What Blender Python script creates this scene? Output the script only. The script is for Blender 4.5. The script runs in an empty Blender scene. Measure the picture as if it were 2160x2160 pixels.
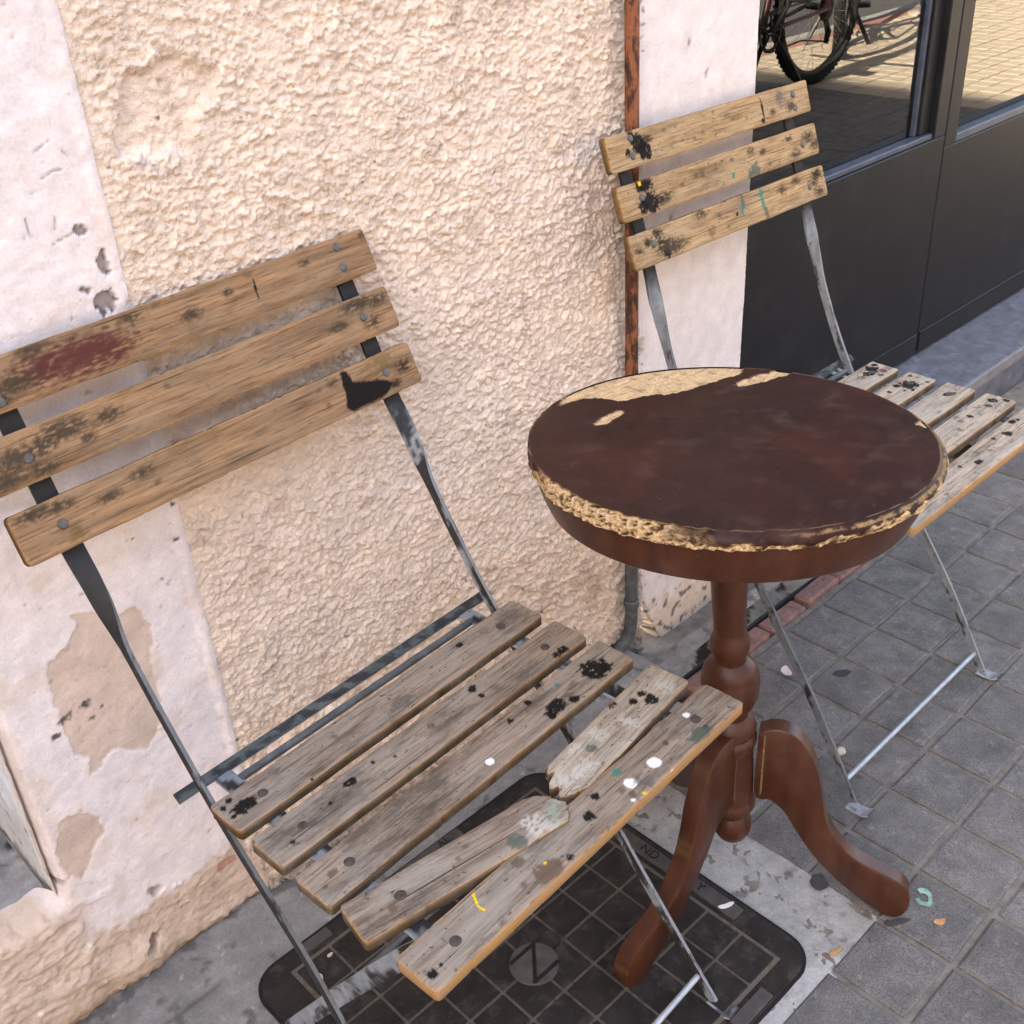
import bpy, math, random
import numpy as np
from mathutils import Matrix, Vector

# ------------------------------------------------------------------ camera, sky, sun, exposure
SC = bpy.context.scene
COL = SC.collection
cam_d = bpy.data.cameras.new('camera'); cam = bpy.data.objects.new('camera', cam_d); COL.objects.link(cam)
cam_d.sensor_width = 36.0; cam_d.lens = 36.0*2408.16/2160.0; cam_d.clip_start = 0.02; cam_d.clip_end = 1000
_r = Vector((0.71677049, -0.69523539, -0.05373837)); _d = Vector((-0.39672413, -0.34320646, -0.85136319)); _f = Vector((0.57345447, 0.63155133, -0.52181692))
cam.matrix_world = Matrix(((_r.x, -_d.x, -_f.x, 0), (_r.y, -_d.y, -_f.y, 0), (_r.z, -_d.z, -_f.z, 1.2), (0, 0, 0, 1)))
SC.camera = cam

SUN_EL = math.radians(33); SUN_DIR = Vector((math.cos(SUN_EL)*0.9986, -math.cos(SUN_EL)*0.053, -math.sin(SUN_EL)))
world = bpy.data.worlds.new('World'); SC.world = world; world.use_nodes = True
_nt = world.node_tree; _bg = _nt.nodes['Background']
_sky = _nt.nodes.new('ShaderNodeTexSky'); _sky.sky_type = 'NISHITA'; _sky.sun_disc = False
_sky.sun_elevation = SUN_EL; _sky.sun_rotation = math.atan2(-SUN_DIR.x, -SUN_DIR.y)
_sky.dust_density = 2.5; _sky.air_density = 1.0; _sky.ozone_density = 0.6
_nt.links.new(_sky.outputs[0], _bg.inputs[0]); _bg.inputs[1].default_value = 0.09
sun_d = bpy.data.lights.new('sun', 'SUN'); sun_d.energy = 5.0; sun_d.angle = math.radians(0.53); sun_d.color = (1.0, 0.93, 0.82)
sun = bpy.data.objects.new('sun', sun_d); COL.objects.link(sun); sun.rotation_euler = SUN_DIR.to_track_quat('-Z', 'Y').to_euler()
vs = SC.view_settings; vs.view_transform = 'Standard'; vs.look = 'None'; vs.gamma = 1.0; vs.use_curve_mapping = False
vs.exposure = 3.55
try:
    vs.use_white_balance = True; vs.white_balance_temperature = 7500; vs.white_balance_tint = 11
except Exception:
    pass
SC.cycles.use_denoising = True
SC.cycles.max_bounces = 8; SC.cycles.diffuse_bounces = 4; SC.cycles.transparent_max_bounces = 12

random.seed(4); RNG = np.random.default_rng(7)

# ------------------------------------------------------------------ noise
_perm = np.random.default_rng(3).integers(0, 1 << 30, 4096)
def _hash(ix, iy, s):
    return _perm[(ix*7919 + iy*104729 + s*1299709 + _perm[(iy*31 + s*17) & 4095]) & 4095]
def pn(x, y, s=0):
    x = np.asarray(x, float); y = np.asarray(y, float)
    ix = np.floor(x).astype(np.int64); iy = np.floor(y).astype(np.int64); fx = x-ix; fy = y-iy
    def g(jx, jy, dx, dy):
        a = (_hash(jx, jy, s) % 1024)*(2*np.pi/1024); return np.cos(a)*dx + np.sin(a)*dy
    ux = fx*fx*fx*(fx*(fx*6-15)+10); uy = fy*fy*fy*(fy*(fy*6-15)+10)
    a = g(ix, iy, fx, fy); b = g(ix+1, iy, fx-1, fy); c = g(ix, iy+1, fx, fy-1); d = g(ix+1, iy+1, fx-1, fy-1)
    return ((a+(b-a)*ux) + ((c+(d-c)*ux)-(a+(b-a)*ux))*uy)*1.5
def fbm(x, y, s=0, o=4, g=0.5):
    r = 0; a = 1.0; t = 0
    for k in range(o):
        r = r + a*pn(x*2**k, y*2**k, s+k); t += a; a *= g
    return r/t*1.3
def sst(a, b, x):
    t = np.clip((x-a)/(b-a), 0, 1); return t*t*(3-2*t)
def worley(x, y, s=0):
    ix = np.floor(x).astype(np.int64); iy = np.floor(y).astype(np.int64); best = np.full(np.shape(x), 9.0)
    for dx in (-1, 0, 1):
        for dy in (-1, 0, 1):
            h = _hash(ix+dx, iy+dy, s); px = ix+dx+(h % 997)/997.; py = iy+dy+((h//997) % 991)/991.
            best = np.minimum(best, (px-x)**2+(py-y)**2)
    return np.sqrt(best)
def grains(x, y, s=0):
    """field of separate rounded grains, each with its own height"""
    ix = np.floor(x).astype(np.int64); iy = np.floor(y).astype(np.int64); out = np.zeros(np.shape(x))
    for dx in (-1, 0, 1):
        for dy in (-1, 0, 1):
            h = _hash(ix+dx, iy+dy, s); px = ix+dx+(h % 997)/997.; py = iy+dy+((h//997) % 991)/991.; q = ((h//7919) % 983)/983.
            d2 = ((px-x)**2+(py-y)**2)/(0.30+0.55*q)**2; out = np.maximum(out, (0.25+0.75*q)*np.sqrt(np.clip(1-d2, 0, 1)))
    return out
def sdf(x, y, P):
    """signed distance to a polygon, negative inside"""
    P = np.asarray(P, float); d = np.full(np.shape(x), 1e9); ins = np.zeros(np.shape(x), bool); n = len(P)
    for i in range(n):
        ax, ay = P[i]; bx, by = P[(i+1) % n]; ex, ey = bx-ax, by-ay; wx, wy = x-ax, y-ay
        t = np.clip((wx*ex+wy*ey)/(ex*ex+ey*ey+1e-12), 0, 1); d = np.minimum(d, (wx-ex*t)**2+(wy-ey*t)**2)
        c = ((ay > y) != (by > y)) & (x < (bx-ax)*(y-ay)/((by-ay) if abs(by-ay) > 1e-12 else 1e-12)+ax); ins ^= c
    d = np.sqrt(d); return np.where(ins, -d, d)
def dpoly(x, y, P):
    """distance to an open polyline"""
    d = np.full(np.shape(x), 1e9)
    for (ax, ay), (bx, by) in zip(P[:-1], P[1:]):
        ex, ey = bx-ax, by-ay; t = np.clip(((x-ax)*ex+(y-ay)*ey)/(ex*ex+ey*ey+1e-12), 0, 1)
        d = np.minimum(d, (x-ax-ex*t)**2+(y-ay-ey*t)**2)
    return np.sqrt(d)

# ------------------------------------------------------------------ mesh helpers
def new_mesh(name, V, F, smooth=False, sharp=None):
    """V (n,3); F (m,4) array of quads, or list of polygons"""
    me = bpy.data.meshes.new(name); V = np.ascontiguousarray(V, np.float32)
    if isinstance(F, np.ndarray):
        k = F.shape[1]; me.vertices.add(len(V)); me.vertices.foreach_set('co', V.ravel())
        me.loops.add(F.size); me.loops.foreach_set('vertex_index', F.astype(np.int32).ravel())
        me.polygons.add(len(F)); me.polygons.foreach_set('loop_start', np.arange(0, F.size, k, dtype=np.int32))
        me.polygons.foreach_set('loop_total', np.full(len(F), k, np.int32)); me.update(calc_edges=True); me.validate()
    else:
        me.from_pydata([tuple(v) for v in V.tolist()], [], [tuple(int(i) for i in f) for f in F]); me.update()
    me.polygons.foreach_set('use_smooth', np.full(len(me.polygons), smooth))
    if smooth and sharp: me.set_sharp_from_angle(angle=math.radians(sharp))
    return me
def paint(me, C, name='paint'):
    a = me.attributes.new(name, 'FLOAT_COLOR', 'POINT'); C = np.asarray(C, np.float32)
    if C.shape[1] == 3: C = np.c_[C, np.ones(len(C), np.float32)]
    a.data.foreach_set('color', np.ascontiguousarray(C, np.float32).ravel())
def obj(name, me, mat, parent=None, M=None, kind=None):
    o = bpy.data.objects.new(name, me)
    if mat is not None and len(me.materials) == 0: me.materials.append(mat)
    COL.objects.link(o)
    if parent is not None: o.parent = parent
    if M is not None: o.matrix_local = M
    if kind: o['kind'] = kind
    return o
def thing(name, label, cat, loc=(0, 0, 0), rz=0.0, group=None):
    o = bpy.data.objects.new(name, None); COL.objects.link(o); o.empty_display_size = 0.05
    o.location = loc; o.rotation_euler = (0, 0, rz); tag(o, label, cat, group); return o
def tag(o, label=None, cat=None, group=None, kind=None):
    if label: o['label'] = label
    if cat: o['category'] = cat
    if group: o['group'] = group
    if kind: o['kind'] = kind
    return o
def frame(x, y, z, o):
    return Matrix(((x[0], y[0], z[0], o[0]), (x[1], y[1], z[1], o[1]), (x[2], y[2], z[2], o[2]), (0, 0, 0, 1)))
def gridf(nu, nv, off=0):
    i = np.arange(nu-1)[:, None]; j = np.arange(nv-1)[None, :]; a = (i*nv+j).ravel()+off
    return np.stack([a, a+nv, a+nv+1, a+1], 1)
class MB:
    """collects boxes, tubes, lathes and prisms into one mesh"""
    def __init__(s): s.V = []; s.F = []; s.n = 0
    def add(s, V, F):
        V = np.asarray(V, float); s.V.append(V); s.F += [[i+s.n for i in f] for f in F]; s.n += len(V)
    def box(s, lo, hi, b=0.0, M=None):
        (x0, y0, z0), (x1, y1, z1) = lo, hi
        if b <= 0:
            V = [(x, y, z) for x in (x0, x1) for y in (y0, y1) for z in (z0, z1)]
            F = [(0, 1, 3, 2), (4, 6, 7, 5), (0, 4, 5, 1), (2, 3, 7, 6), (0, 2, 6, 4), (1, 5, 7, 3)]
        else:
            V = []; idx = {}
            for ix, x in ((0, x0), (1, x1)):
                for iy, y in ((0, y0), (1, y1)):
                    for iz, z in ((0, z0), (1, z1)):
                        sx, sy, sz = (b if ix == 0 else -b), (b if iy == 0 else -b), (b if iz == 0 else -b)
                        for a, p in (('x', (x, y+sy, z+sz)), ('y', (x+sx, y, z+sz)), ('z', (x+sx, y+sy, z))):
                            idx[(ix, iy, iz, a)] = len(V); V.append(p)
            F = []; q = lambda *k: idx[k]
            for i in (0, 1):
                f = [q(i, 0, 0, 'x'), q(i, 1, 0, 'x'), q(i, 1, 1, 'x'), q(i, 0, 1, 'x')]; F.append(f if i else f[::-1])
                f = [q(0, i, 0, 'y'), q(1, i, 0, 'y'), q(1, i, 1, 'y'), q(0, i, 1, 'y')]; F.append(f[::-1] if i else f)
                f = [q(0, 0, i, 'z'), q(1, 0, i, 'z'), q(1, 1, i, 'z'), q(0, 1, i, 'z')]; F.append(f if i else f[::-1])
            for i in (0, 1):
                for j in (0, 1):
                    f = [q(i, j, 0, 'x'), q(i, j, 1, 'x'), q(i, j, 1, 'y'), q(i, j, 0, 'y')]; F.append(f if i != j else f[::-1])
                    f = [q(i, 0, j, 'x'), q(i, 1, j, 'x'), q(i, 1, j, 'z'), q(i, 0, j, 'z')]; F.append(f[::-1] if i != j else f)
                    f = [q(0, i, j, 'y'), q(1, i, j, 'y'), q(1, i, j, 'z'), q(0, i, j, 'z')]; F.append(f if i != j else f[::-1])
            for i in (0, 1):
                for j in (0, 1):
                    for k in (0, 1):
                        f = [q(i, j, k, 'x'), q(i, j, k, 'y'), q(i, j, k, 'z')]; F.append(f if (i+j+k) % 2 else f[::-1])
        V = np.array(V, float)
        if M is not None: V = np.array([tuple(M @ Vector(v)) for v in V])
        s.add(V, F); return s
    def tube(s, pts, r, n=10, caps=True):
        pts = [Vector(p) for p in pts]; rr = r if hasattr(r, '__len__') else [r]*len(pts); V = []; up = None
        for i, p in enumerate(pts):
            t = (pts[min(i+1, len(pts)-1)]-pts[max(i-1, 0)]).normalized()
            if up is None: up = t.orthogonal().normalized()
            up = (up-t*up.dot(t)); up = up.normalized() if up.length > 1e-6 else t.orthogonal().normalized(); sd = t.cross(up)
            for k in range(n):
                a = 2*math.pi*k/n; V.append(p+(up*math.cos(a)+sd*math.sin(a))*rr[i])
        F = [(i*n+k, i*n+(k+1) % n, (i+1)*n+(k+1) % n, (i+1)*n+k) for i in range(len(pts)-1) for k in range(n)]
        if caps: F += [tuple(range(n))[::-1], tuple(range((len(pts)-1)*n, len(pts)*n))]
        s.add([tuple(v) for v in V], F); return s
    def lathe(s, prof, n=48, M=None, caps=True):
        V = [(r*math.cos(2*math.pi*k/n), r*math.sin(2*math.pi*k/n), z) for r, z in prof for k in range(n)]
        F = [(i*n+k, (i+1)*n+k, (i+1)*n+(k+1) % n, i*n+(k+1) % n) for i in range(len(prof)-1) for k in range(n)]
        if caps: F += [tuple(range(n)), tuple(range((len(prof)-1)*n, len(prof)*n))[::-1]]
        if M is not None: V = [tuple(M @ Vector(v)) for v in V]
        s.add(V, F); return s
    def prism(s, poly, axis_f, t0, t1):
        """poly 2-D points; axis_f(a,b,t)->xyz"""
        n = len(poly); V = [axis_f(a, b, t0) for a, b in poly]+[axis_f(a, b, t1) for a, b in poly]
        F = [tuple(range(n))[::-1], tuple(range(n, 2*n))]+[(i, (i+1) % n, n+(i+1) % n, n+i) for i in range(n)]
        s.add(V, F); return s
    def mesh(s, name, smooth=False, sharp=35):
        return new_mesh(name, np.concatenate(s.V), s.F, smooth, sharp)
    def build(s, name, mat, parent=None, smooth=False, sharp=35, M=None, kind=None):
        return obj(name, s.mesh(name, smooth, sharp), mat, parent, M, kind)

# ------------------------------------------------------------------ materials
def mat(name):
    m = bpy.data.materials.new(name); m.use_nodes = True; nt = m.node_tree
    return m, nt, nt.nodes['Principled BSDF']
class N:
    def __init__(s, nt): s.nt = nt
    def new(s, t, **k):
        n = s.nt.nodes.new(t)
        for a, v in k.items(): setattr(n, a, v)
        return n
    def link(s, a, b): s.nt.links.new(a, b)
    def coord(s, kind='Object', scale=(1, 1, 1), rnd=True):
        c = s.new('ShaderNodeTexCoord'); out = c.outputs[kind]
        if rnd:
            oi = s.new('ShaderNodeObjectInfo'); ml = s.new('ShaderNodeVectorMath', operation='SCALE'); ml.inputs[0].default_value = (7.3, 5.1, 3.7)
            s.link(oi.outputs['Random'], ml.inputs['Scale']); ad = s.new('ShaderNodeVectorMath', operation='ADD')
            s.link(out, ad.inputs[0]); s.link(ml.outputs[0], ad.inputs[1]); out = ad.outputs[0]
        mp = s.new('ShaderNodeVectorMath', operation='MULTIPLY'); mp.inputs[1].default_value = scale; s.link(out, mp.inputs[0]); return mp.outputs[0]
    def noise(s, vec, scale=5, detail=4, rough=0.55, dist=0.0):
        n = s.new('ShaderNodeTexNoise'); n.inputs['Scale'].default_value = scale; n.inputs['Detail'].default_value = detail
        n.inputs['Roughness'].default_value = rough; n.inputs['Distortion'].default_value = dist; s.link(vec, n.inputs['Vector']); return n.outputs['Fac']
    def ramp(s, fac, stops):
        r = s.new('ShaderNodeValToRGB'); e = r.color_ramp.elements
        while len(e) < len(stops): e.new(0.5)
        for k, (p, c) in zip(e, stops):
            k.position = p; k.color = (*c, 1) if hasattr(c, '__len__') else (c, c, c, 1)
        s.link(fac, r.inputs[0]); return r.outputs[0]
    def mix(s, fac, a, b, mode='MIX'):
        m = s.new('ShaderNodeMix', data_type='RGBA', blend_type=mode)
        for v, i in ((fac, 0), (a, 6), (b, 7)):
            if hasattr(v, 'is_linked'): s.link(v, m.inputs[i])
            elif hasattr(v, '__len__'): m.inputs[i].default_value = (*v, 1) if len(v) == 3 else v
            else: m.inputs[i].default_value = v
        return m.outputs[2]
    def bump(s, h, strength, dist, bsdf, prev=None):
        b = s.new('ShaderNodeBump'); b.inputs['Strength'].default_value = strength; b.inputs['Distance'].default_value = dist
        s.link(h, b.inputs['Height'])
        if prev is not None: s.link(prev, b.inputs['Normal'])
        s.link(b.outputs[0], bsdf.inputs['Normal']); return b.outputs[0]
    def attr(s, name='paint'):
        return s.new('ShaderNodeAttribute', attribute_name=name)
def setp(b, rough=0.6, spec=0.5, metal=0.0, coat=0.0):
    b.inputs['Roughness'].default_value = rough; b.inputs['Specular IOR Level'].default_value = spec; b.inputs['Metallic'].default_value = metal; b.inputs['Coat Weight'].default_value = coat

def m_painted(name, rough=0.85, spec=0.25, fine=320, fb=0.25, var=0.12, bumpd=0.0015, crumb=0.0):
    """colour from the mesh's own 'paint' attribute, plus fine grain"""
    m, nt, b = mat(name); n = N(nt); a = n.attr(); co = n.coord(rnd=False)
    f1 = n.noise(co, fine, 3, 0.6); f2 = n.noise(co, 35, 4, 0.6)
    v = n.ramp(f2, [(0.3, 1-var), (0.7, 1+var*0.6)]); c = n.mix(1.0, a.outputs['Color'], v, 'MULTIPLY')
    v2 = n.ramp(f1, [(0.3, 1-var*0.8), (0.65, 1.03)]); c = n.mix(1.0, c, v2, 'MULTIPLY')
    n.link(c, b.inputs['Base Color']); setp(b, rough, spec); k = n.bump(f1, fb, bumpd, b); 
    if crumb:
        for sc_, st_ in ((420, 0.5),):
            v_ = n.new('ShaderNodeTexVoronoi', feature='F1'); v_.inputs['Scale'].default_value = sc_; v_.inputs['Randomness'].default_value = 1.0
            wv = n.new('ShaderNodeVectorMath', operation='ADD'); nn_ = n.new('ShaderNodeTexNoise'); nn_.inputs['Scale'].default_value = 180; sc2 = n.new('ShaderNodeVectorMath', operation='SCALE'); sc2.inputs['Scale'].default_value = 0.006
            n.link(co, nn_.inputs['Vector']); n.link(nn_.outputs['Color'], sc2.inputs[0]); n.link(co, wv.inputs[0]); n.link(sc2.outputs[0], wv.inputs[1]); n.link(wv.outputs[0], v_.inputs['Vector'])
            iv = n.new('ShaderNodeMath', operation='SUBTRACT'); iv.inputs[0].default_value = 1.0; n.link(v_.outputs['Distance'], iv.inputs[1]); k = n.bump(iv.outputs[0], st_*crumb, 0.0016, b, k)
    return m
def m_wood(name, light, mid, dark, grey, greyamt, rough=0.8, speck=0.5, grime=0.5):
    m, nt, b = mat(name); n = N(nt)
    g = n.noise(n.coord(scale=(5, 95, 95)), 1.0, 6, 0.62, 0.4); col = n.ramp(g, [(0.28, dark), (0.47, mid), (0.62, light), (0.8, mid)])
    fine = n.noise(n.coord(scale=(22, 520, 520)), 1.0, 3, 0.6); col = n.mix(1.0, col, n.ramp(fine, [(0.33, 0.45), (0.5, 1.0), (0.7, 1.12)]), 'MULTIPLY')
    w = n.noise(n.coord(scale=(9, 30, 30)), 1.0, 4, 0.6); col = n.mix(n.ramp(w, [(0.42, 0.0), (0.66, greyamt)]), col, grey)
    sp = n.noise(n.coord(scale=(170, 240, 240)), 1.0, 2, 0.5); col = n.mix(n.ramp(sp, [(0.66, 0.0), (0.72, speck)]), col, tuple(x*0.28 for x in dark))
    bl = n.noise(n.coord(scale=(26, 60, 60)), 1.0, 5, 0.7); col = n.mix(n.ramp(bl, [(0.58, 0.0), (0.74, speck*0.75)]), col, tuple(x*0.45 for x in dark))
    gr = n.noise(n.coord(scale=(7, 24, 24)), 1.0, 6, 0.75); col = n.mix(n.ramp(gr, [(0.50, 0.0), (0.64, grime), (0.78, grime*1.25)]), col, tuple(x*0.42 for x in dark))
    ck = n.noise(n.coord(scale=(3.5, 330, 330)), 1.0, 2, 0.5); col = n.mix(n.ramp(ck, [(0.27, 0.85), (0.34, 0.0)]), col, tuple(x*0.2 for x in dark))
    a = n.attr(); col = n.mix(a.outputs['Alpha'], col, a.outputs['Color'])
    n.link(col, b.inputs['Base Color']); setp(b, rough, 0.12)
    k = n.bump(g, 0.55, 0.0014, b); n.bump(fine, 0.5, 0.0007, b, k); return m
def m_plain(name, c, rough=0.6, var=0.15, scale=20, spec=0.4, metal=0.0, bump=0.1, dirt=None, dirt_amt=0.4, rnd=True, coat=0.0, dscale=60):
    m, nt, b = mat(name); n = N(nt); co = n.coord(rnd=rnd); f = n.noise(co, scale, 5, 0.6)
    col = n.ramp(f, [(0.3, tuple(x*(1-var) for x in c)), (0.7, tuple(min(1, x*(1+var)) for x in c))])
    if dirt:
        d = n.noise(co, dscale, 5, 0.7); col = n.mix(n.ramp(d, [(0.52, 0.0), (0.68, dirt_amt)]), col, dirt)
    n.link(col, b.inputs['Base Color']); setp(b, rough, spec, metal, coat)
    if bump: n.bump(n.noise(co, 300, 3), bump, 0.0008, b)
    return m

# ---- measured wear marks: (along, across, radius, kind[, stretch]) in metres on each slat, table top and wall
SEAT1 = {0:[(-0.1839,-0.0007,0.0085,'k',1.7),(-0.1915,0.0157,0.0035,'k'),(-0.2,0.0115,0.0029,'k'),(-0.2001,-0.0049,0.0026,'k'),(-0.139,0.0118,0.005,'g'),(-0.0715,0.0058,0.0047,'g'),(0.1093,0.0113,0.0041,'k'),(0.0038,-0.0079,0.0098,'g',1.6),(0.1833,0.0038,0.0106,'g',2),(-0.1233,-0.0226,0.0016,'k'),(-0.1398,-0.0249,0.0016,'g')],1:[(-0.132,0.0014,0.0024,'k'),(-0.2077,0.0191,0.0025,'k'),(-0.1844,-0.009,0.0025,'k'),(-0.1021,0.0087,0.0044,'k',1.8),(-0.0712,0.013,0.0025,'k'),(-0.0519,0.002,0.0017,'k'),(-0.0011,0.0053,0.0041,'b'),(0.0665,0.0132,0.0053,'k'),(0.0638,-0.0017,0.0034,'k'),(0.0818,-0.0044,0.0059,'g'),(0.174,-0.0183,0.0073,'k'),(0.1629,-0.0191,0.0053,'k'),(0.1203,-0.0116,0.0096,'g',2)],2:[(0.0008,-0.0108,0.005,'w'),(-0.1837,0.0011,0.0036,'b',1.6),(-0.1971,-0.0053,0.0019,'b'),(0.1005,-0.0092,0.009,'k',1.4),(0.0884,-0.0116,0.0065,'k'),(0.1701,-0.0036,0.0143,'k',1.3),(0.12,-0.0154,0.0061,'k'),(0.1254,0.0112,0.0028,'t'),(0.1211,-0.0079,0.004,'b',1.6),(0.1345,-0.0032,0.005,'g',1.6),(0.0548,0.0126,0.0035,'k'),(0.086,0.0176,0.0043,'k'),(-0.0479,0.0053,0.007,'g',1.5)],3:[(-0.1747,-0.0033,0.0038,'b'),(-0.0574,-0.036,0.0088,'e'),(-0.0295,-0.043,0.0099,'W',1.5),(-0.0322,-0.0308,0.0075,'W',1.5),(-0.0061,-0.0371,0.0102,'E'),(-0.0903,-0.0051,0.0029,'g'),(-0.1042,-0.0098,0.0024,'g'),(0.1547,-0.0005,0.005,'k'),(0.1697,0.0006,0.0047,'k'),(0.1694,-0.0121,0.0076,'k'),(0.1369,0.013,0.0043,'k',1.5),(0.0755,-0.0109,0.0055,'e'),(0.1187,-0.0098,0.0038,'g'),(0.0264,-0.0186,0.0117,'W'),(0.0511,-0.021,0.0101,'W',1.4),(0.1926,-0.0112,0.0101,'W'),(0.0641,0.0031,0.008,'W'),(0.0934,-0.0031,0.0094,'W'),(0.1284,-0.0156,0.0096,'W'),(-0.0177,-0.0434,0.0083,'E'),(-0.0379,-0.0388,0.0071,'W')],4:[(0.098,-0.0051,0.0075,'w'),(0.0628,-0.0042,0.0067,'w'),(0.0999,-0.0269,0.0038,'w'),(0.1713,0.01,0.0042,'w'),(0.0475,-0.0189,0.0025,'w'),(0.0655,0.0143,0.0044,'t'),(0.0614,-0.0216,0.0026,'y'),(0.0304,0.0111,0.0043,'k'),(0.0072,0.0001,0.0061,'k'),(-0.0397,-0.0174,0.0039,'k'),(-0.0727,0.0133,0.0057,'b'),(-0.0624,-0.014,0.0115,'b',1.3),(0.1682,-0.0144,0.0035,'k'),(0.2087,-0.0222,0.0042,'g'),(0.1574,-0.0181,0.0099,'e',1.5),(0.1262,0.0023,0.0031,'m'),(0.0723,-0.0109,0.0087,'g'),(0.0516,-0.0019,0.004,'g'),(0.0525,-0.0136,0.004,'b'),(-0.1223,0.0184,0.0021,'y'),(-0.1241,0.0146,0.002,'y'),(-0.1261,0.0112,0.002,'y'),(-0.1277,0.0074,0.002,'y'),(-0.128,0.0038,0.002,'y'),(-0.1268,0.0013,0.0018,'y'),(-0.1968,-0.0087,0.0041,'k'),(-0.1263,-0.019,0.0042,'g'),(-0.0877,-0.007,0.0034,'g'),(-0.0963,-0.0243,0.0029,'g'),(-0.187,-0.0082,0.0019,'k'),(-0.1998,-0.0034,0.0019,'g'),(-0.0587,-0.0049,0.0024,'y')]}
BOLTS1 = {0:[(-0.1645,-0.001,0.0059,'o'),(0.1624,-0.0013,0.0063,'o')],1:[(-0.1659,0.0003,0.0056,'o'),(0.1648,-0.0001,0.005,'o')],2:[(-0.1661,-0.0003,0.0058,'o')],3:[(-0.1626,0.001,0.0057,'o')],4:[(-0.1641,-0.0017,0.0058,'o'),(0.1718,-0.0012,0.0064,'o')]}
BACK1 = {0:[(-0.1203,-0.0012,0.0167,'M',2.6),(-0.0889,-0.0028,0.0137,'M',2),(-0.1496,0.0023,0.0119,'M',1.8),(-0.0538,0.0166,0.0082,'d',1.6),(-0.1529,0.0196,0.0085,'d',1.6),(-0.1778,-0.0035,0.0126,'d',1.4),(-0.191,-0.0122,0.0083,'d'),(-0.0259,0.0196,0.0048,'d'),(0.0831,-0.0011,0.0031,'k',0.4),(0.0847,0.0062,0.0024,'k',0.4),(0.0813,0.0176,0.0036,'d',1.5),(0.0054,-0.0005,0.0086,'d',1.2),(0.0523,0.0073,0.0051,'d'),(0.1491,0.0091,0.0055,'d'),(-0.0053,0.0229,0.0029,'d'),(0.242,0.018,0.0088,'d',1.5)],1:[(-0.2067,0.0018,0.0147,'d',1.4),(-0.1791,0.0019,0.0107,'d'),(-0.1586,0.01,0.0131,'d',1.6),(-0.2225,-0.0123,0.0104,'d',1.4),(-0.1137,0.0065,0.0091,'d',1.5),(-0.0487,0.0111,0.0034,'d'),(0.1898,0.0153,0.0116,'d',1.6),(0.2196,0.0114,0.0089,'d',1.4),(0.2023,-0.0084,0.0103,'d'),(-0.1392,-0.005,0.0067,'d'),(0.1584,0.0007,0.0071,'d',1.6),(-0.1876,-0.0157,0.0086,'d',1.6)],2:[(-0.2103,0.017,0.0095,'d',1.6),(-0.1883,0.0141,0.0076,'d',1.4),(-0.2187,0.0185,0.0053,'d'),(-0.1851,-0.0139,0.0077,'o2'),(0.1947,0.014,0.0118,'o2',1.4),(0.2169,0.0002,0.0103,'k2'),(0.1988,-0.0134,0.0075,'k2'),(0.109,-0.0048,0.0033,'d'),(0.1252,0.014,0.0067,'d'),(0.105,0.0133,0.0028,'d'),(-0.0979,-0.0017,0.0042,'d'),(-0.1443,0.004,0.0068,'d',1.6),(-0.1068,0.0123,0.007,'d',1.6)]}
POLY1 = [(0.1377,0.0219),(0.1432,0.0227),(0.147,0.0194),(0.1487,0.0067),(0.1669,0.0013),(0.1861,-0.0029),(0.1964,-0.0111),(0.1896,-0.0172),(0.1762,-0.0222),(0.1619,-0.0224),(0.1483,-0.0214),(0.1354,-0.0229),(0.129,-0.0153),(0.1347,-0.0007),(0.1352,0.0103)]
BB1 = {0:[(0.1945,0.0134,0.0048,'o'),(0.1929,-0.0085,0.0049,'o'),(-0.1965,-0.0142,0.0035,'o')],1:[(0.193,0.0009,0.0049,'o'),(-0.1958,-0.0017,0.0046,'o')],2:[(0.1931,0.0017,0.0047,'o'),(-0.1942,-0.0005,0.0045,'o')]}
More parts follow.
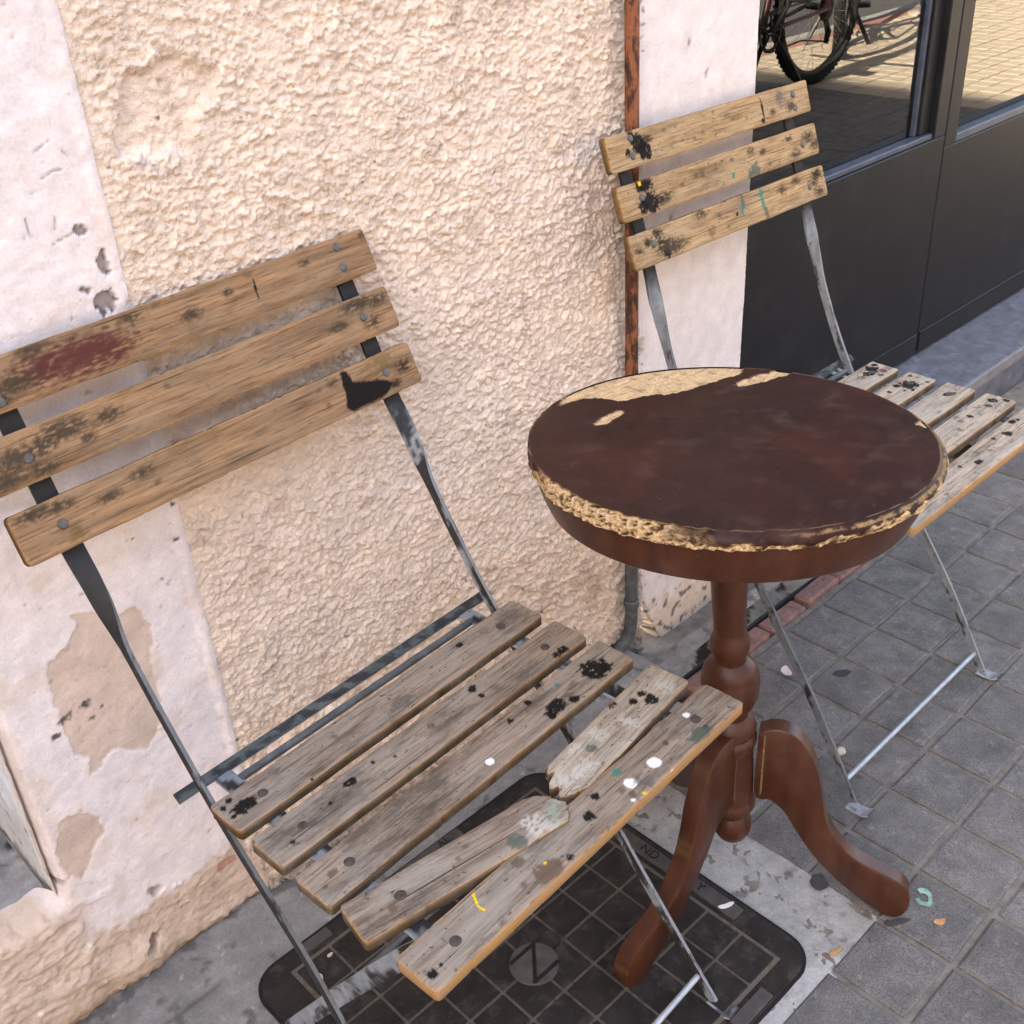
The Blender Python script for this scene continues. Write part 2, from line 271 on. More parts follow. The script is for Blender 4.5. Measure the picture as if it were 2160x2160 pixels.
BACK2 = {0:[(-0.1758,0.0051,0.0144,'k'),(-0.1653,-0.0065,0.013,'k'),(-0.1873,0.0199,0.0067,'k'),(-0.1987,-0.0039,0.0056,'k'),(-0.1552,0.007,0.0076,'k2'),(0.1589,0.0079,0.0127,'g'),(0.1114,0.0047,0.0044,'k',0.4),(0.1102,-0.0036,0.0044,'k',0.4),(0.1069,-0.016,0.0044,'k'),(-0.0061,0.0161,0.0033,'d'),(0.0583,0.0064,0.0026,'d'),(0.0353,-0.0009,0.003,'d'),(0.0686,-0.0057,0.0026,'d'),(-0.0098,-0.0151,0.0033,'d'),(-0.037,-0.0062,0.0029,'d'),(-0.1112,-0.0117,0.0035,'d'),(-0.0836,-0.0079,0.0028,'d'),(0.021,0.0069,0.0021,'d'),(-0.0576,-0.0101,0.0036,'d'),(0.1343,-0.0082,0.0063,'d'),(0.1821,-0.0069,0.011,'d'),(-0.1179,0.0119,0.0039,'d'),(-0.0921,0.0114,0.0032,'d')],1:[(-0.1812,0.0196,0.0122,'k',1.3),(-0.192,0.0174,0.0091,'k'),(-0.1767,-0.0085,0.0147,'k',1.2),(-0.1927,-0.0109,0.0099,'k'),(-0.1511,-0.0083,0.0117,'k2',1.5),(-0.1909,0.0203,0.0034,'y'),(-0.0586,0.0042,0.0045,'b'),(-0.0718,0.0056,0.0037,'b'),(0.0633,-0.0166,0.0115,'e'),(0.0504,-0.0189,0.007,'e'),(0.0107,-0.0116,0.0038,'t'),(0.0621,0.0129,0.0079,'d'),(0.0901,0.0069,0.0071,'d'),(0.0139,0.0097,0.0043,'d'),(0.2108,0.0063,0.0123,'d'),(0.2258,-0.0076,0.0115,'d'),(0.1719,-0.0106,0.0093,'d'),(0.1611,0.013,0.0074,'d'),(-0.0276,0.0055,0.0033,'d'),(-0.106,0.0004,0.004,'d'),(0.1013,-0.013,0.0045,'d')],2:[(-0.1783,0.015,0.0101,'k2'),(-0.1745,-0.0023,0.0157,'k2'),(-0.1685,-0.0137,0.0087,'k'),(-0.2012,0.0082,0.0092,'k2'),(-0.1509,-0.0086,0.016,'d',1.4),(-0.2238,0.0014,0.0076,'d'),(0.0655,0.0164,0.0071,'t',0.6),(0.0657,0.0006,0.0062,'t',0.6),(0.0695,-0.0145,0.0063,'e',0.6),(0.0172,0.0158,0.0069,'e',0.6),(0.0125,0.0032,0.0056,'t',0.6),(-0.0649,-0.0114,0.0084,'o2'),(0.215,0.0122,0.0125,'k2'),(0.1976,0.0015,0.0115,'d'),(0.2126,-0.013,0.0116,'d'),(-0.0811,0.0197,0.0123,'d'),(-0.0413,0.0063,0.0042,'d'),(-0.0006,-0.0005,0.0034,'k'),(-0.025,-0.0115,0.0034,'d'),(0.1159,0.0098,0.0091,'d'),(0.1562,0.0147,0.0093,'d')]}
BB2 = {0:[(-0.1894,0.0142,0.0048,'o'),(-0.1917,-0.0085,0.0049,'o'),(0.1941,0.0084,0.006,'o'),(0.1929,-0.0124,0.006,'o')],1:[(-0.1929,0.0018,0.0046,'o'),(0.1931,-0.0026,0.0066,'o')],2:[(-0.1917,0.004,0.0046,'o'),(0.1896,-0.0021,0.0057,'o')]}
SEAT2 = {0:[(0.1792,0.0071,0.0119,'k'),(0.1578,0.0033,0.0088,'k'),(0.1397,0.0033,0.0073,'k2'),(0.1858,-0.0082,0.0071,'m'),(0.1689,-0.0136,0.0065,'m'),(0.1958,0.0134,0.0054,'k'),(0.199,-0.0093,0.0048,'g')],1:[(0.162,-0.0025,0.0136,'k',1.2),(0.1457,0.01,0.0068,'k'),(0.1911,0.0123,0.0041,'k'),(0.1941,0.0016,0.0035,'g'),(0.1191,0.0074,0.0039,'k'),(0.14,-0.0073,0.0028,'k'),(0.1782,-0.0149,0.0034,'g'),(0.1489,-0.0145,0.0034,'k'),(0.1896,-0.018,0.0034,'k'),(0.1589,0.0152,0.0034,'g')],2:[(0.1685,0.0004,0.0072,'k',1.2),(0.1898,0.0001,0.0022,'k'),(0.1787,-0.0049,0.0022,'k'),(0.1409,0.0014,0.0016,'g'),(0.1031,-0.0181,0.0026,'g',2),(0.1922,0.018,0.0023,'g'),(0.2106,-0.0041,0.0028,'g'),(0.1818,0.0304,0.0028,'g')],3:[(0.1894,0.0053,0.0081,'k'),(0.2021,-0.0111,0.0054,'k'),(0.2143,-0.0092,0.0044,'k'),(0.1685,0.0029,0.0043,'k'),(0.1189,0.0048,0.0052,'k'),(0.0955,0.008,0.0052,'g'),(0.0705,-0.0045,0.0045,'g'),(0.1352,-0.002,0.0031,'g'),(0.102,0.0186,0.0052,'g'),(0.1508,0.0111,0.0037,'g'),(0.0226,-0.023,0.0034,'g')],4:[(0.0995,0.0044,0.0065,'k',1.3),(0.0715,0.0115,0.0034,'k'),(-0.0044,-0.0039,0.0051,'k',1.4),(-0.033,0.0084,0.0037,'k'),(0.1377,0.0157,0.0056,'k',1.3),(0.1505,0.0127,0.0031,'k'),(0.019,0.0116,0.0043,'g'),(0.0387,-0.0005,0.0038,'g'),(-0.1111,-0.0132,0.0035,'g'),(0.0867,-0.0092,0.0024,'g')]}
T = {'crescent':[(-0.0532,0.1855),(-0.0425,0.1837),(-0.0186,0.1801),(-0.0087,0.1712),(-0.004,0.1597),(0.0005,0.1461),(0.0111,0.1399),(0.029,0.1361),(0.0473,0.1247),(0.0455,0.1195),(0.0728,0.1113),(0.1117,0.1042),(0.1444,0.0988),(0.1579,0.099),(0.1713,0.108),(0.161,0.1339),(0.0867,0.1932),(-0.0106,0.208)],'sliver2':[(0.1194,0.0812),(0.1354,0.083),(0.16,0.0806),(0.1825,0.0744),(0.1929,0.0743),(0.2047,0.0551),(0.1814,0.0556),(0.1465,0.0637),(0.1189,0.0728)],'sliver3':[(-0.0635,0.125),(-0.0438,0.1278),(-0.0227,0.1295),(-0.0144,0.1246),(-0.0206,0.1181),(-0.0371,0.1168),(-0.0563,0.1146),(-0.0659,0.119)],'rchip':[(0.1505,-0.1194),(0.168,-0.1201),(0.1583,-0.1356),(0.1459,-0.1494),(0.146,-0.1393),(0.147,-0.1301)]}
WALLM = {'peel':[(0.304,0.525),(0.321,0.521),(0.332,0.512),(0.35,0.502),(0.368,0.505),(0.374,0.484),(0.381,0.469),(0.371,0.429),(0.369,0.401),(0.369,0.37),(0.357,0.335),(0.339,0.319),(0.323,0.327),(0.314,0.338),(0.302,0.345),(0.291,0.338),(0.28,0.328),(0.27,0.325),(0.275,0.35),(0.264,0.361),(0.261,0.38),(0.261,0.397),(0.263,0.418),(0.26,0.44),(0.263,0.466),(0.266,0.486),(0.282,0.492),(0.294,0.5),(0.305,0.512)],'peel2':[(0.227,0.293),(0.248,0.288),(0.263,0.273),(0.267,0.244),(0.253,0.235),(0.242,0.214),(0.227,0.2),(0.212,0.22),(0.211,0.255)],'moulds':[(0.266,0.412,0.0085),(0.29,0.417,0.0085),(0.306,0.404,0.0046),(0.292,0.397,0.0046),(0.251,0.396,0.0062)],'red':[(0.383,0.097),(0.397,0.097),(0.409,0.089),(0.407,0.082),(0.394,0.084),(0.384,0.077),(0.378,0.084)],'cav':[[(0.409,0.903),(0.416,0.904),(0.418,0.9),(0.416,0.896),(0.412,0.895),(0.408,0.899)],[(0.423,0.873),(0.428,0.876),(0.43,0.865),(0.428,0.855),(0.425,0.856),(0.423,0.865),(0.421,0.868)],[(0.411,0.833),(0.415,0.837),(0.426,0.838),(0.427,0.832),(0.43,0.829),(0.425,0.818),(0.42,0.823),(0.415,0.814),(0.414,0.823),(0.409,0.83)],[(0.4,0.846),(0.406,0.846),(0.405,0.843),(0.402,0.844)]],'cracks':[[(0.386,0.894),(0.393,0.895),(0.4,0.897),(0.408,0.899)],[(0.368,0.92),(0.368,0.911),(0.369,0.905),(0.369,0.903)],[(0.393,0.916),(0.393,0.912),(0.391,0.906)],[(0.392,0.951),(0.4,0.954),(0.409,0.955)],[(0.414,0.971),(0.419,0.963),(0.418,0.96)],[(0.39,0.973),(0.397,0.976),(0.405,0.98)]],'dent':[(0.491,1.023),(0.518,1.024),(0.528,1.034),(0.547,1.03),(0.559,1.019),(0.578,1.009),(0.58,0.999),(0.573,0.985),(0.551,0.971),(0.537,0.944),(0.519,0.946),(0.494,0.947),(0.475,0.953),(0.467,0.957),(0.46,0.967),(0.472,0.986),(0.478,1.002)],'chin':[(0.265,0.038),(0.28,0.059),(0.289,0.049),(0.276,0.034)],'holes':[(0.26,0.14,0.012),(0.196,0.209,0.01),(0.163,0.146,0.004)],'ledge':[(0.211,0.17),(0.228,0.164),(0.253,0.16)],'dark':[(0.853,0.385),(0.781,0.375)]}

def m_tile():
    m, nt, b = mat('grey_paving'); n = N(nt); co = n.coord(); oi = n.new('ShaderNodeObjectInfo')
    f = n.noise(co, 26, 5, 0.65); col = n.ramp(f, [(0.3, (0.100, 0.092, 0.087)), (0.7, (0.182, 0.169, 0.158))])
    s1 = n.noise(co, 480, 2, 0.5); col = n.mix(1.0, col, n.ramp(s1, [(0.3, 0.62), (0.5, 1.0), (0.7, 1.32)]), 'MULTIPLY')
    s2 = n.noise(co, 75, 5, 0.7); col = n.mix(n.ramp(s2, [(0.57, 0.0), (0.70, 0.5)]), col, (0.30, 0.29, 0.28)); s4 = n.noise(co, 9, 6, 0.7); col = n.mix(n.ramp(s4, [(0.48, 0.0), (0.70, 0.55)]), col, (0.075, 0.07, 0.068))
    s3 = n.noise(co, 130, 3, 0.6); col = n.mix(n.ramp(s3, [(0.66, 0.0), (0.72, 0.7)]), col, (0.045, 0.04, 0.04))
    col = n.mix(1.0, col, n.ramp(oi.outputs['Random'], [(0.0, 0.86), (1.0, 1.14)]), 'MULTIPLY')
    n.link(col, b.inputs['Base Color']); setp(b, 0.72, 0.35); k = n.bump(f, 0.25, 0.002, b); n.bump(s1, 0.4, 0.0008, b, k); return m
def m_glass():
    m = bpy.data.materials.new('window_glass'); m.use_nodes = True; nt = m.node_tree; nt.nodes.clear(); n = N(nt)
    o = n.new('ShaderNodeOutputMaterial'); fr = n.new('ShaderNodeFresnel'); fr.inputs['IOR'].default_value = 1.98
    gl = n.new('ShaderNodeBsdfGlossy'); gl.inputs['Roughness'].default_value = 0.0; tr = n.new('ShaderNodeBsdfTransparent'); tr.inputs['Color'].default_value = (0.86, 0.9, 0.9, 1)
    mx = n.new('ShaderNodeMixShader'); n.link(fr.outputs[0], mx.inputs[0]); n.link(tr.outputs[0], mx.inputs[1]); n.link(gl.outputs[0], mx.inputs[2]); n.link(mx.outputs[0], o.inputs[0]); return m
def m_rust():
    m, nt, b = mat('rusty_pipe_paint'); n = N(nt); co = n.coord(scale=(1, 1, 0.3)); f = n.noise(co, 95, 7, 0.75)
    col = n.ramp(f, [(0.36, (0.020, 0.012, 0.010)), (0.47, (0.07, 0.026, 0.014)), (0.54, (0.30, 0.100, 0.040)), (0.66, (0.17, 0.056, 0.026))])
    n.link(col, b.inputs['Base Color']); setp(b, 0.6, 0.4); n.bump(f, 0.5, 0.001, b); return m

MW = m_painted('weathered_render', fb=0.3); MWR = m_painted('rough_stucco', fine=430, fb=0.25, var=0.14, bumpd=0.0012, crumb=1.0)
MGROUND = m_painted('worn_concrete', fine=260, fb=0.5, var=0.22, bumpd=0.002)
MTILE = m_tile()
MMORTAR = m_plain('joint_mortar', (0.182, 0.160, 0.138), 0.9, 0.3, 40, 0.2, bump=0.6, dirt=(0.07, 0.06, 0.05), dscale=90)
MBRICK = m_plain('red_brick', (0.215, 0.120, 0.105), 0.85, 0.25, 45, 0.25, bump=0.6, dirt=(0.07, 0.055, 0.05), dirt_amt=0.6, dscale=110)
MSUNTINT = m_plain('sunlight_tinted_paving', (0.40, 0.345, 0.265), 0.85, 0.15, 30, 0.3, bump=0.3, dirt=(0.25, 0.21, 0.16), dirt_amt=0.4)  # sunlight put into the colour: brighter, warmer copy of the grey paving
MASPHALT = m_plain('asphalt', (0.07, 0.07, 0.072), 0.9, 0.3, 300, 0.3, bump=0.5)
MKERB = m_plain('kerb_stone', (0.30, 0.29, 0.27), 0.85, 0.15, 40, 0.3, bump=0.3)
MREDPAVE = m_plain('red_paving', (0.30, 0.15, 0.12), 0.85, 0.15, 60, 0.3, bump=0.3)
MIRON = m_plain('cast_iron', (0.0205, 0.0160, 0.0140), 0.7, 0.4, 30, 0.28, bump=0.6, dirt=(0.085, 0.068, 0.056), dirt_amt=0.5, dscale=45)
MIRONDUST = m_plain('iron_dusty_groove', (0.125, 0.100, 0.078), 0.9, 0.5, 60, 0.3, bump=0.6, dirt=(0.03, 0.025, 0.022), dirt_amt=0.8)
MIRONDARK = m_plain('iron_dark', (0.012, 0.010, 0.010), 0.7, 0.3, 60, 0.3, bump=0.3)
MDOOR = m_plain('anthracite_metal', (0.0105, 0.0105, 0.0118), 0.48, 0.12, 6, 0.28, bump=0.04, dirt=(0.030, 0.028, 0.027), dirt_amt=0.5, dscale=9)
MBEAD = m_plain('worn_grey_bead', (0.055, 0.065, 0.09), 0.4, 0.3, 30, 0.5, bump=0.1)
MSTONE = m_plain('blue_grey_stone', (0.125, 0.128, 0.150), 0.55, 0.35, 28, 0.45, bump=0.3, dirt=(0.26, 0.26, 0.28), dirt_amt=0.5, dscale=38)
MSTONEEDGE = m_plain('worn_step_edge', (0.23, 0.22, 0.215), 0.6, 0.2, 30, 0.4, bump=0.25, dirt=(0.14, 0.13, 0.13), dirt_amt=0.5)
MRUST = m_rust()
MPIPE = m_plain('grey_iron_pipe', (0.085, 0.090, 0.092), 0.6, 0.4, 60, 0.4, bump=0.4, dirt=(0.2, 0.19, 0.17), dirt_amt=0.5, dscale=80)
MGLASS = m_glass()
MROOM = m_plain('dark_shop_interior', (0.05, 0.045, 0.045), 0.8, 0.2, 5, bump=0)

ROUGH = np.array((0.87, 0.705, 0.575)); PINK = np.array((0.87, 0.775, 0.755)); TAN = np.array((0.66, 0.505, 0.415)); LOW = np.array((0.60, 0.445, 0.335))

# ------------------------------------------------------------------ the long stucco wall
YW = 1.014
wall = thing('stucco_wall', 'rough cream stucco house wall with smooth pinkish painted strip behind the broken chair', 'wall', (0.7, YW, 0))
def wall_obj(name, X, Z, H, C, Y0=YW, smooth=True, m=None, drop=None):
    nu, nv = X.shape; V = np.stack([X-0.7, Y0-H-YW, Z], -1).reshape(-1, 3)
    F = gridf(nu, nv)
    if drop is not None: F = F[~drop.ravel()[F].any(1)]
    me = new_mesh(name, V, F, smooth); paint(me, C.reshape(-1, 3)); return obj(name, me, m or MW, wall)
# rough render
x = np.arange(0.441, 1.1841, 0.0017); z = np.arange(-0.035, 1.2001, 0.0017); X, Z = np.meshgrid(x, z, indexing='ij')
wx = X+0.004*fbm(X/0.02, Z/0.02, 11, 2); wz = Z+0.004*fbm(X/0.02, Z/0.02, 21, 2)
low = sst(0.55, 0.05, Z+0.12*fbm(X/0.2, Z/0.2, 5, 2))                       # flatter trowelled flakes near the foot
n1 = fbm(wx/0.0155, wz/0.0125, 1, 4, 0.72); n2 = pn(wx/0.0042, wz/0.0038, 9); w1 = worley(wx/0.0085, wz/0.0070, 2)
amp = 0.80+0.45*fbm(X/0.07, Z/0.07, 12, 2); clump = sst(-0.50, 0.35, fbm(wx/0.0145, wz/0.012, 14, 4, 0.7)); g1 = grains(wx/0.0078, wz/0.0070, 2); g2 = grains(wx/0.0047, wz/0.0043, 3)
lump = amp*(0.0026*clump+clump*(0.0024*g1+0.0027*g2)+0.0012*g2+0.0008*n1+0.0006*n2)
ridge = 1-np.abs(fbm(wx/0.034+0.4*n1, wz/0.022, 31, 3)); flake = 0.0062*sst(0.70, 0.95, ridge)+0.0030*np.abs(n1)+0.0022*g2+0.0016*g1
big = 0.005*fbm(X/0.16, Z/0.16, 41, 3)
sd = sdf(X, Z, WALLM['dent'])+0.006*fbm(X/0.02, Z/0.02, 44, 3); dent = sst(0.004, -0.008, sd)
floor_d = sst(0.02, -0.03, Z-0.962+0.5*(X-0.52))                              # lower lip of the hollow
H = 0.002+lump*(1-low*0.75)+flake*low+big; H = H*(1-0.45*dent)-0.0075*dent
pit = sst(0.62, 0.80, fbm(X/0.013, Z/0.011, 61, 2)+0.25*low); H -= 0.003*pit
edge = sst(0.020, 0.0, X-0.441); H = H*(1-0.55*edge)+0.001*edge
fore = sst(1.135, 1.184, X); H += 0.008*fore
foot = sst(0.05, -0.01, Z); H += foot*0.006*fbm(X/0.03, Z/0.03, 66, 3)
t = 0.5+0.5*fbm(X/0.09, Z/0.09, 71, 4); C = ROUGH[None, None]*(0.94+0.12*t[..., None])
C = C*(0.96+0.07*fbm(X/0.012, Z/0.012, 73, 2)[..., None])
pinkish = sst(0.1, 0.5, fbm(X/0.22, Z/0.22, 75, 3)); C = C*(1-0.35*pinkish[..., None])+0.35*pinkish[..., None]*np.array((0.86, 0.715, 0.625))
C = C*(1-0.55*low[..., None])+0.55*low[..., None]*np.array((0.80, 0.625, 0.49))
grime = sst(0.30, 0.62, fbm(X/0.05, Z/0.04, 81, 4)+0.25*sst(0.2, 0.0, Z)+0.10*low); C *= (1-0.22*grime[..., None]*np.array((0.8, 0.95, 1.05)))
spot = sst(0.70, 0.80, fbm(X/0.018, Z/0.018, 91, 3)+0.06*low); C = C*(1-0.75*spot[..., None])+0.75*spot[..., None]*np.array((0.10, 0.075, 0.06))
gr = sst(1.115, 1.165, X+0.02*fbm(X/0.04, Z/0.06, 95, 3)); C = C*(1-0.5*gr[..., None])+0.5*gr[..., None]*np.array((0.43, 0.42, 0.40))
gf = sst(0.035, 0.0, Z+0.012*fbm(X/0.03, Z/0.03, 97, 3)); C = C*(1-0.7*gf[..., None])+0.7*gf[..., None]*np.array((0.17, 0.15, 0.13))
gd = sst(0.012, -0.004, np.abs(sd-0.002)-0.006)*floor_d*sst(0.1, 0.35, fbm(X/0.02, Z/0.02, 99, 3)); C = C*(1-0.5*gd[..., None])+0.5*gd[..., None]*np.array((0.42, 0.40, 0.38))
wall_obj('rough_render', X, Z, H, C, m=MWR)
# smooth painted strip
x = np.concatenate([np.arange(-0.60, 0.08, 0.004), np.arange(0.08, 0.4431, 0.0018)]); z = np.concatenate([np.arange(-0.035, 0.60, 0.0018), np.arange(0.60, 1.2601, 0.0018)]); X, Z = np.meshgrid(x, z, indexing='ij')
n1 = fbm(X/0.012, Z/0.012, 101, 4); H = 0.0035+0.0007*n1+0.002*fbm(X/0.08, Z/0.08, 103, 3)
edge_n = 0.004*fbm(X/0.012, Z/0.012, 109, 3); H += 0.003*sst(0.010, 0.0, np.abs(X-0.4365+edge_n*0.5)); H -= 0.012*sst(0.214, 0.1985, X)**2*sst(0.17, 0.20, Z)
C = PINK[None, None]*(0.97+0.05*(fbm(X/0.06, Z/0.06, 111, 3))[..., None])
def blend(m, c):
    global C
    m = m[..., None]; C = C*(1-m)+m*np.array(c)
lowm = sst(0.015, -0.015, Z-0.105-0.15*(X-0.3)+0.05*fbm(X/0.05, Z/0.05, 113, 4)); left = sst(0.235, 0.19, X+0.03*fbm(X/0.04, Z/0.04, 116, 3)+0.05*sst(0.15, 0.2, Z)); lowm = np.maximum(lowm, left*sst(0.215, 0.185, Z)); blend(lowm*0.9, LOW)
blend(lowm*sst(0.1, 0.6, fbm(X/0.05, Z/0.03, 155, 4))*0.6, (0.68, 0.52, 0.405)); blend(lowm*sst(0.25, 0.6, fbm(X/0.03, Z/0.010, 157, 4))*0.45, (0.42, 0.29, 0.20)); H += left*lowm*(0.004+0.005*fbm(X/0.05, Z/0.03, 158, 3)); H -= 0.05*sst(0.162, 0.195, Z)**2*sst(0.21, 0.185, X)
H += lowm*(0.0012*fbm(X/0.010, Z/0.008, 114, 3)+0.0024*fbm(X/0.05, Z/0.035, 112, 3))
for key, dep in (('peel', 0.0012), ('peel2', 0.0012)):
    s = sdf(X, Z, WALLM[key])+0.0035*fbm(X/0.010, Z/0.010, 115, 3); m = sst(0.0008, -0.0008, s); blend(m*0.95, TAN*(1.0 if key == 'peel' else 0.93)); H -= dep*m
yl = sst(0.10, 0.5, fbm(X/0.06, Z/0.05, 117, 3)+0.9*sst(0.245, 0.2, X)*sst(0.6, 0.35, Z)); blend(yl*0.40, (0.76, 0.60, 0.48))
up = sst(0.62, 0.78, Z); blend(up*sst(0.55, 0.75, fbm(X/0.03, Z/0.045, 119, 3))*0.25, (0.70, 0.52, 0.38))
for L in WALLM['cav']:
    s = sdf(X, Z, L)-0.0012+0.0030*fbm(X/0.006, Z/0.006, 121, 3); m = sst(0.0005, -0.0005, s); H -= 0.0045*m; blend(m*0.9, (0.31, 0.265, 0.255)); rim_ = sst(0.0022, 0.0, np.abs(s+0.0008))*m*sst(-0.1, 0.25, fbm(X/0.006, Z/0.006, 122, 2)); blend(rim_*0.7, (0.06, 0.05, 0.05))
for L in WALLM['cracks']:
    d = dpoly(X, Z, [(a+0.0, b) for a, b in L])+0.0016*np.abs(fbm(X/0.007, Z/0.007, 123, 2)); m = sst(0.0015, 0.0004, d); H -= 0.0015*m; blend(m*0.6, (0.22, 0.18, 0.16))
for cx, cz, r in WALLM['moulds']+[(0.405, 0.52, 0.003), (0.42, 0.62, 0.003), (0.385, 0.58, 0.0025), (0.43, 0.558, 0.0045), (0.4365, 0.60, 0.004), (0.405, 0.935, 0.0025)]:
    d = np.hypot(X-cx, (Z-cz)*1.3)/r+0.9*fbm(X/0.006, Z/0.006, 125, 3); m = sst(1.0, 0.35, d); blend(m*0.92, (0.05, 0.042, 0.038)); H -= 0.0008*m
s = sdf(X, Z, WALLM['red'])+0.0012*fbm(X/0.005, Z/0.005, 127, 2); m = sst(0.0006, -0.0006, s); blend(m*0.8, (0.50, 0.24, 0.18)); H -= 0.0012*m
for cx, cz, r in ((0.3, 0.115, 0.010), (0.205, 0.205, 0.007)):
    m = sst(1.0, 0.5, np.hypot(X-cx, Z-cz)/r+0.4*fbm(X/0.008, Z/0.008, 129, 2)); H -= 0.008*m; blend(m*0.6, (0.20, 0.16, 0.13))
s = sdf(X, Z, WALLM['chin']); m = sst(0.001, -0.002, s+0.002*fbm(X/0.006, Z/0.006, 131, 2)); H -= 0.010*m; blend(m*0.7, (0.16, 0.12, 0.10))
d = dpoly(X, Z, WALLM['ledge'])+0.004*fbm(X/0.012, Z/0.012, 133, 3); H += 0.0015*sst(0.010, 0.0, d)
chin = sst(0.06, 0.0, np.abs(X-0.255))*sst(0.075, 0.03, Z)*sst(-0.01, 0.018, Z+0.01*fbm(X/0.015, Z/0.015, 134, 2)); H += 0.014*chin
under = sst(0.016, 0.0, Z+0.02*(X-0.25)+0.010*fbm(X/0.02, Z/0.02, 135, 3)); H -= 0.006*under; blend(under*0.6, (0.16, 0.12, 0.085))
fl = sst(0.60, 0.72, fbm(X/0.015, Z/0.012, 137, 3)+0.25*lowm); blend(fl*0.5, (0.45, 0.31, 0.22)); H -= 0.0008*fl
bump2 = sst(0.45, 0.75, fbm(X/0.02, Z/0.02, 139, 3))*sst(0.16, 0.11, Z); blend(bump2*0.6, (0.80, 0.72, 0.66)); H += 0.002*bump2
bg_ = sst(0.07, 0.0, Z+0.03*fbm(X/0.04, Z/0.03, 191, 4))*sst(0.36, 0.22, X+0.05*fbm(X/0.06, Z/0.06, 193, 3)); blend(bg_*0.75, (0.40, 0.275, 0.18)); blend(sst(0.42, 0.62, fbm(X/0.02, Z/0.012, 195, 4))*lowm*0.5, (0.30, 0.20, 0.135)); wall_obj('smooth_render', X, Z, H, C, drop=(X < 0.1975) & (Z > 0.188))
# doorway reveal to the left (white jamb turning the corner)
y = np.arange(0.0, 0.40, 0.003); z = np.arange(0.165, 1.2601, 0.003); Yg, Z = np.meshgrid(y, z, indexing='ij')
H = 0.0012*fbm(Yg/0.02, Z/0.02, 141, 3)
C = np.array((0.84, 0.86, 0.90))*np.ones(Yg.shape+(1,)); blend(sst(0.02, -0.02, Z-0.30+0.25*Yg+0.03*fbm(Yg/0.03, Z/0.03, 143, 4)), (0.68, 0.66, 0.64))
blend(sst(0.016, 0.0, Yg+0.012*fbm(Yg/0.02, Z/0.03, 145, 3)), (0.74, 0.60, 0.48))
blend(sst(0.5, 0.66, fbm(Yg/0.012, Z/0.016, 147, 3))*sst(0.5, 0.2, Z)*0.85, (0.16, 0.14, 0.13)); blend(sst(0.012, 0.0, Z-0.178+0.02*fbm(Yg/0.02, Z/0.02, 149, 3))*0.7, (0.25, 0.23, 0.21))
me = new_mesh('door_reveal', np.stack([0.1995-0.7-H, Yg+0.010, Z], -1).reshape(-1, 3), gridf(*Yg.shape), True); paint(me, C.reshape(-1, 3)); obj('door_reveal', me, MW, wall)
# rest of the house front, above and to the left of the picture
MUP = m_plain('plain_render', tuple(ROUGH*0.97), 0.9, 0.06, 20, 0.2, bump=0.4)
b_ = MB(); b_.box((0.20-0.7, 0.004, 1.202), (1.18-0.7, 0.40, 3.6)); b_.box((-0.85-0.7, 0.004, 2.2), (0.198-0.7, 0.40, 3.6)); b_.box((-3.6-0.7, 0.0, -0.03), (-0.852-0.7, 0.40, 3.6)); b_.build('upper_wall', MUP, wall)
MB().box((-0.85-0.7, 0.33, 0.19), (0.198-0.7, 0.36, 2.2)).build('closed_side_door', m_plain('brown_door', (0.10, 0.07, 0.05), 0.6), wall)
# threshold of that doorway
x = np.arange(-0.62, 0.199, 0.004); y = np.arange(1.026, 1.345, 0.004); X, Y = np.meshgrid(x, y, indexing='ij')
rub = sst(0.05, 0.5, fbm(X/0.05, Y/0.05, 161, 3)+1.4*sst(1.07, 1.17, Y)-0.45); Zs = 0.1740+0.003*fbm(X/0.03, Y/0.03, 163, 3)+rub*(0.012*(1-np.clip(worley(X/0.022, Y/0.022, 5), 0, 1)))
C = np.array((0.42, 0.40, 0.385))*(0.9+0.3*fbm(X/0.03, Y/0.03, 165, 4))[..., None]; hc = worley(X/0.022, Y/0.022, 5)[..., None]; C = C*(1-rub[..., None])+rub[..., None]*np.where(hc > 0.62, 0.07, np.where(fbm(X/0.02, Y/0.02, 167, 2)[..., None] > 0.35, 0.6, 0.22))
me = new_mesh('doorway_threshold', np.stack([X-0.1, Y-YW, Zs], -1).reshape(-1, 3), gridf(*X.shape), True); paint(me, C.reshape(-1, 3))
o = obj('doorway_threshold', me, MGROUND); o.location = (0.1, YW, 0); tag(o, 'grey rubble-strewn concrete threshold in the doorway left of the stucco wall', 'threshold')

# ------------------------------------------------------------------ white pillar with chipped foot, and the pipe beside it
YP = 1.000
poly = [(1.172, 3.6), (1.172, 0.150), (1.184, 0.105), (1.190, 0.064), (1.199, 0.036), (1.212, 0.012), (1.224, -0.014), (1.240, -0.045), (1.432, -0.048), (1.432, 3.6)]
pil = thing('white_pillar', 'smooth pinkish white pillar with chipped foot between rusty pipe and dark shop door', 'pillar', (1.29, YP, 0))
x = np.arange(1.172, 1.4321, 0.003); z = np.arange(-0.048, 1.2, 0.003); X, Z = np.meshgrid(x, z, indexing='ij')
H = 0.0006*fbm(X/0.012, Z/0.012, 171, 3)+0.0012*fbm(X/0.1, Z/0.1, 173, 2); C = np.array((0.86, 0.765, 0.725))*(0.98+0.04*fbm(X/0.05, Z/0.05, 175, 3))[..., None]
s = sdf(X, Z, poly)+0.003*fbm(X/0.01, Z/0.01, 176, 3)
blend(sst(0.05, 0.0, Z-0.02+0.05*fbm(X/0.02, Z/0.02, 177, 4))*0.85, (0.72, 0.55, 0.42)); blend(sst(0.42, 0.6, fbm(X/0.018, Z/0.018, 179, 3)+0.35*sst(0.10, 0.0, Z)-0.1)*sst(0.14, 0.04, Z)*0.85, (0.10, 0.085, 0.075))
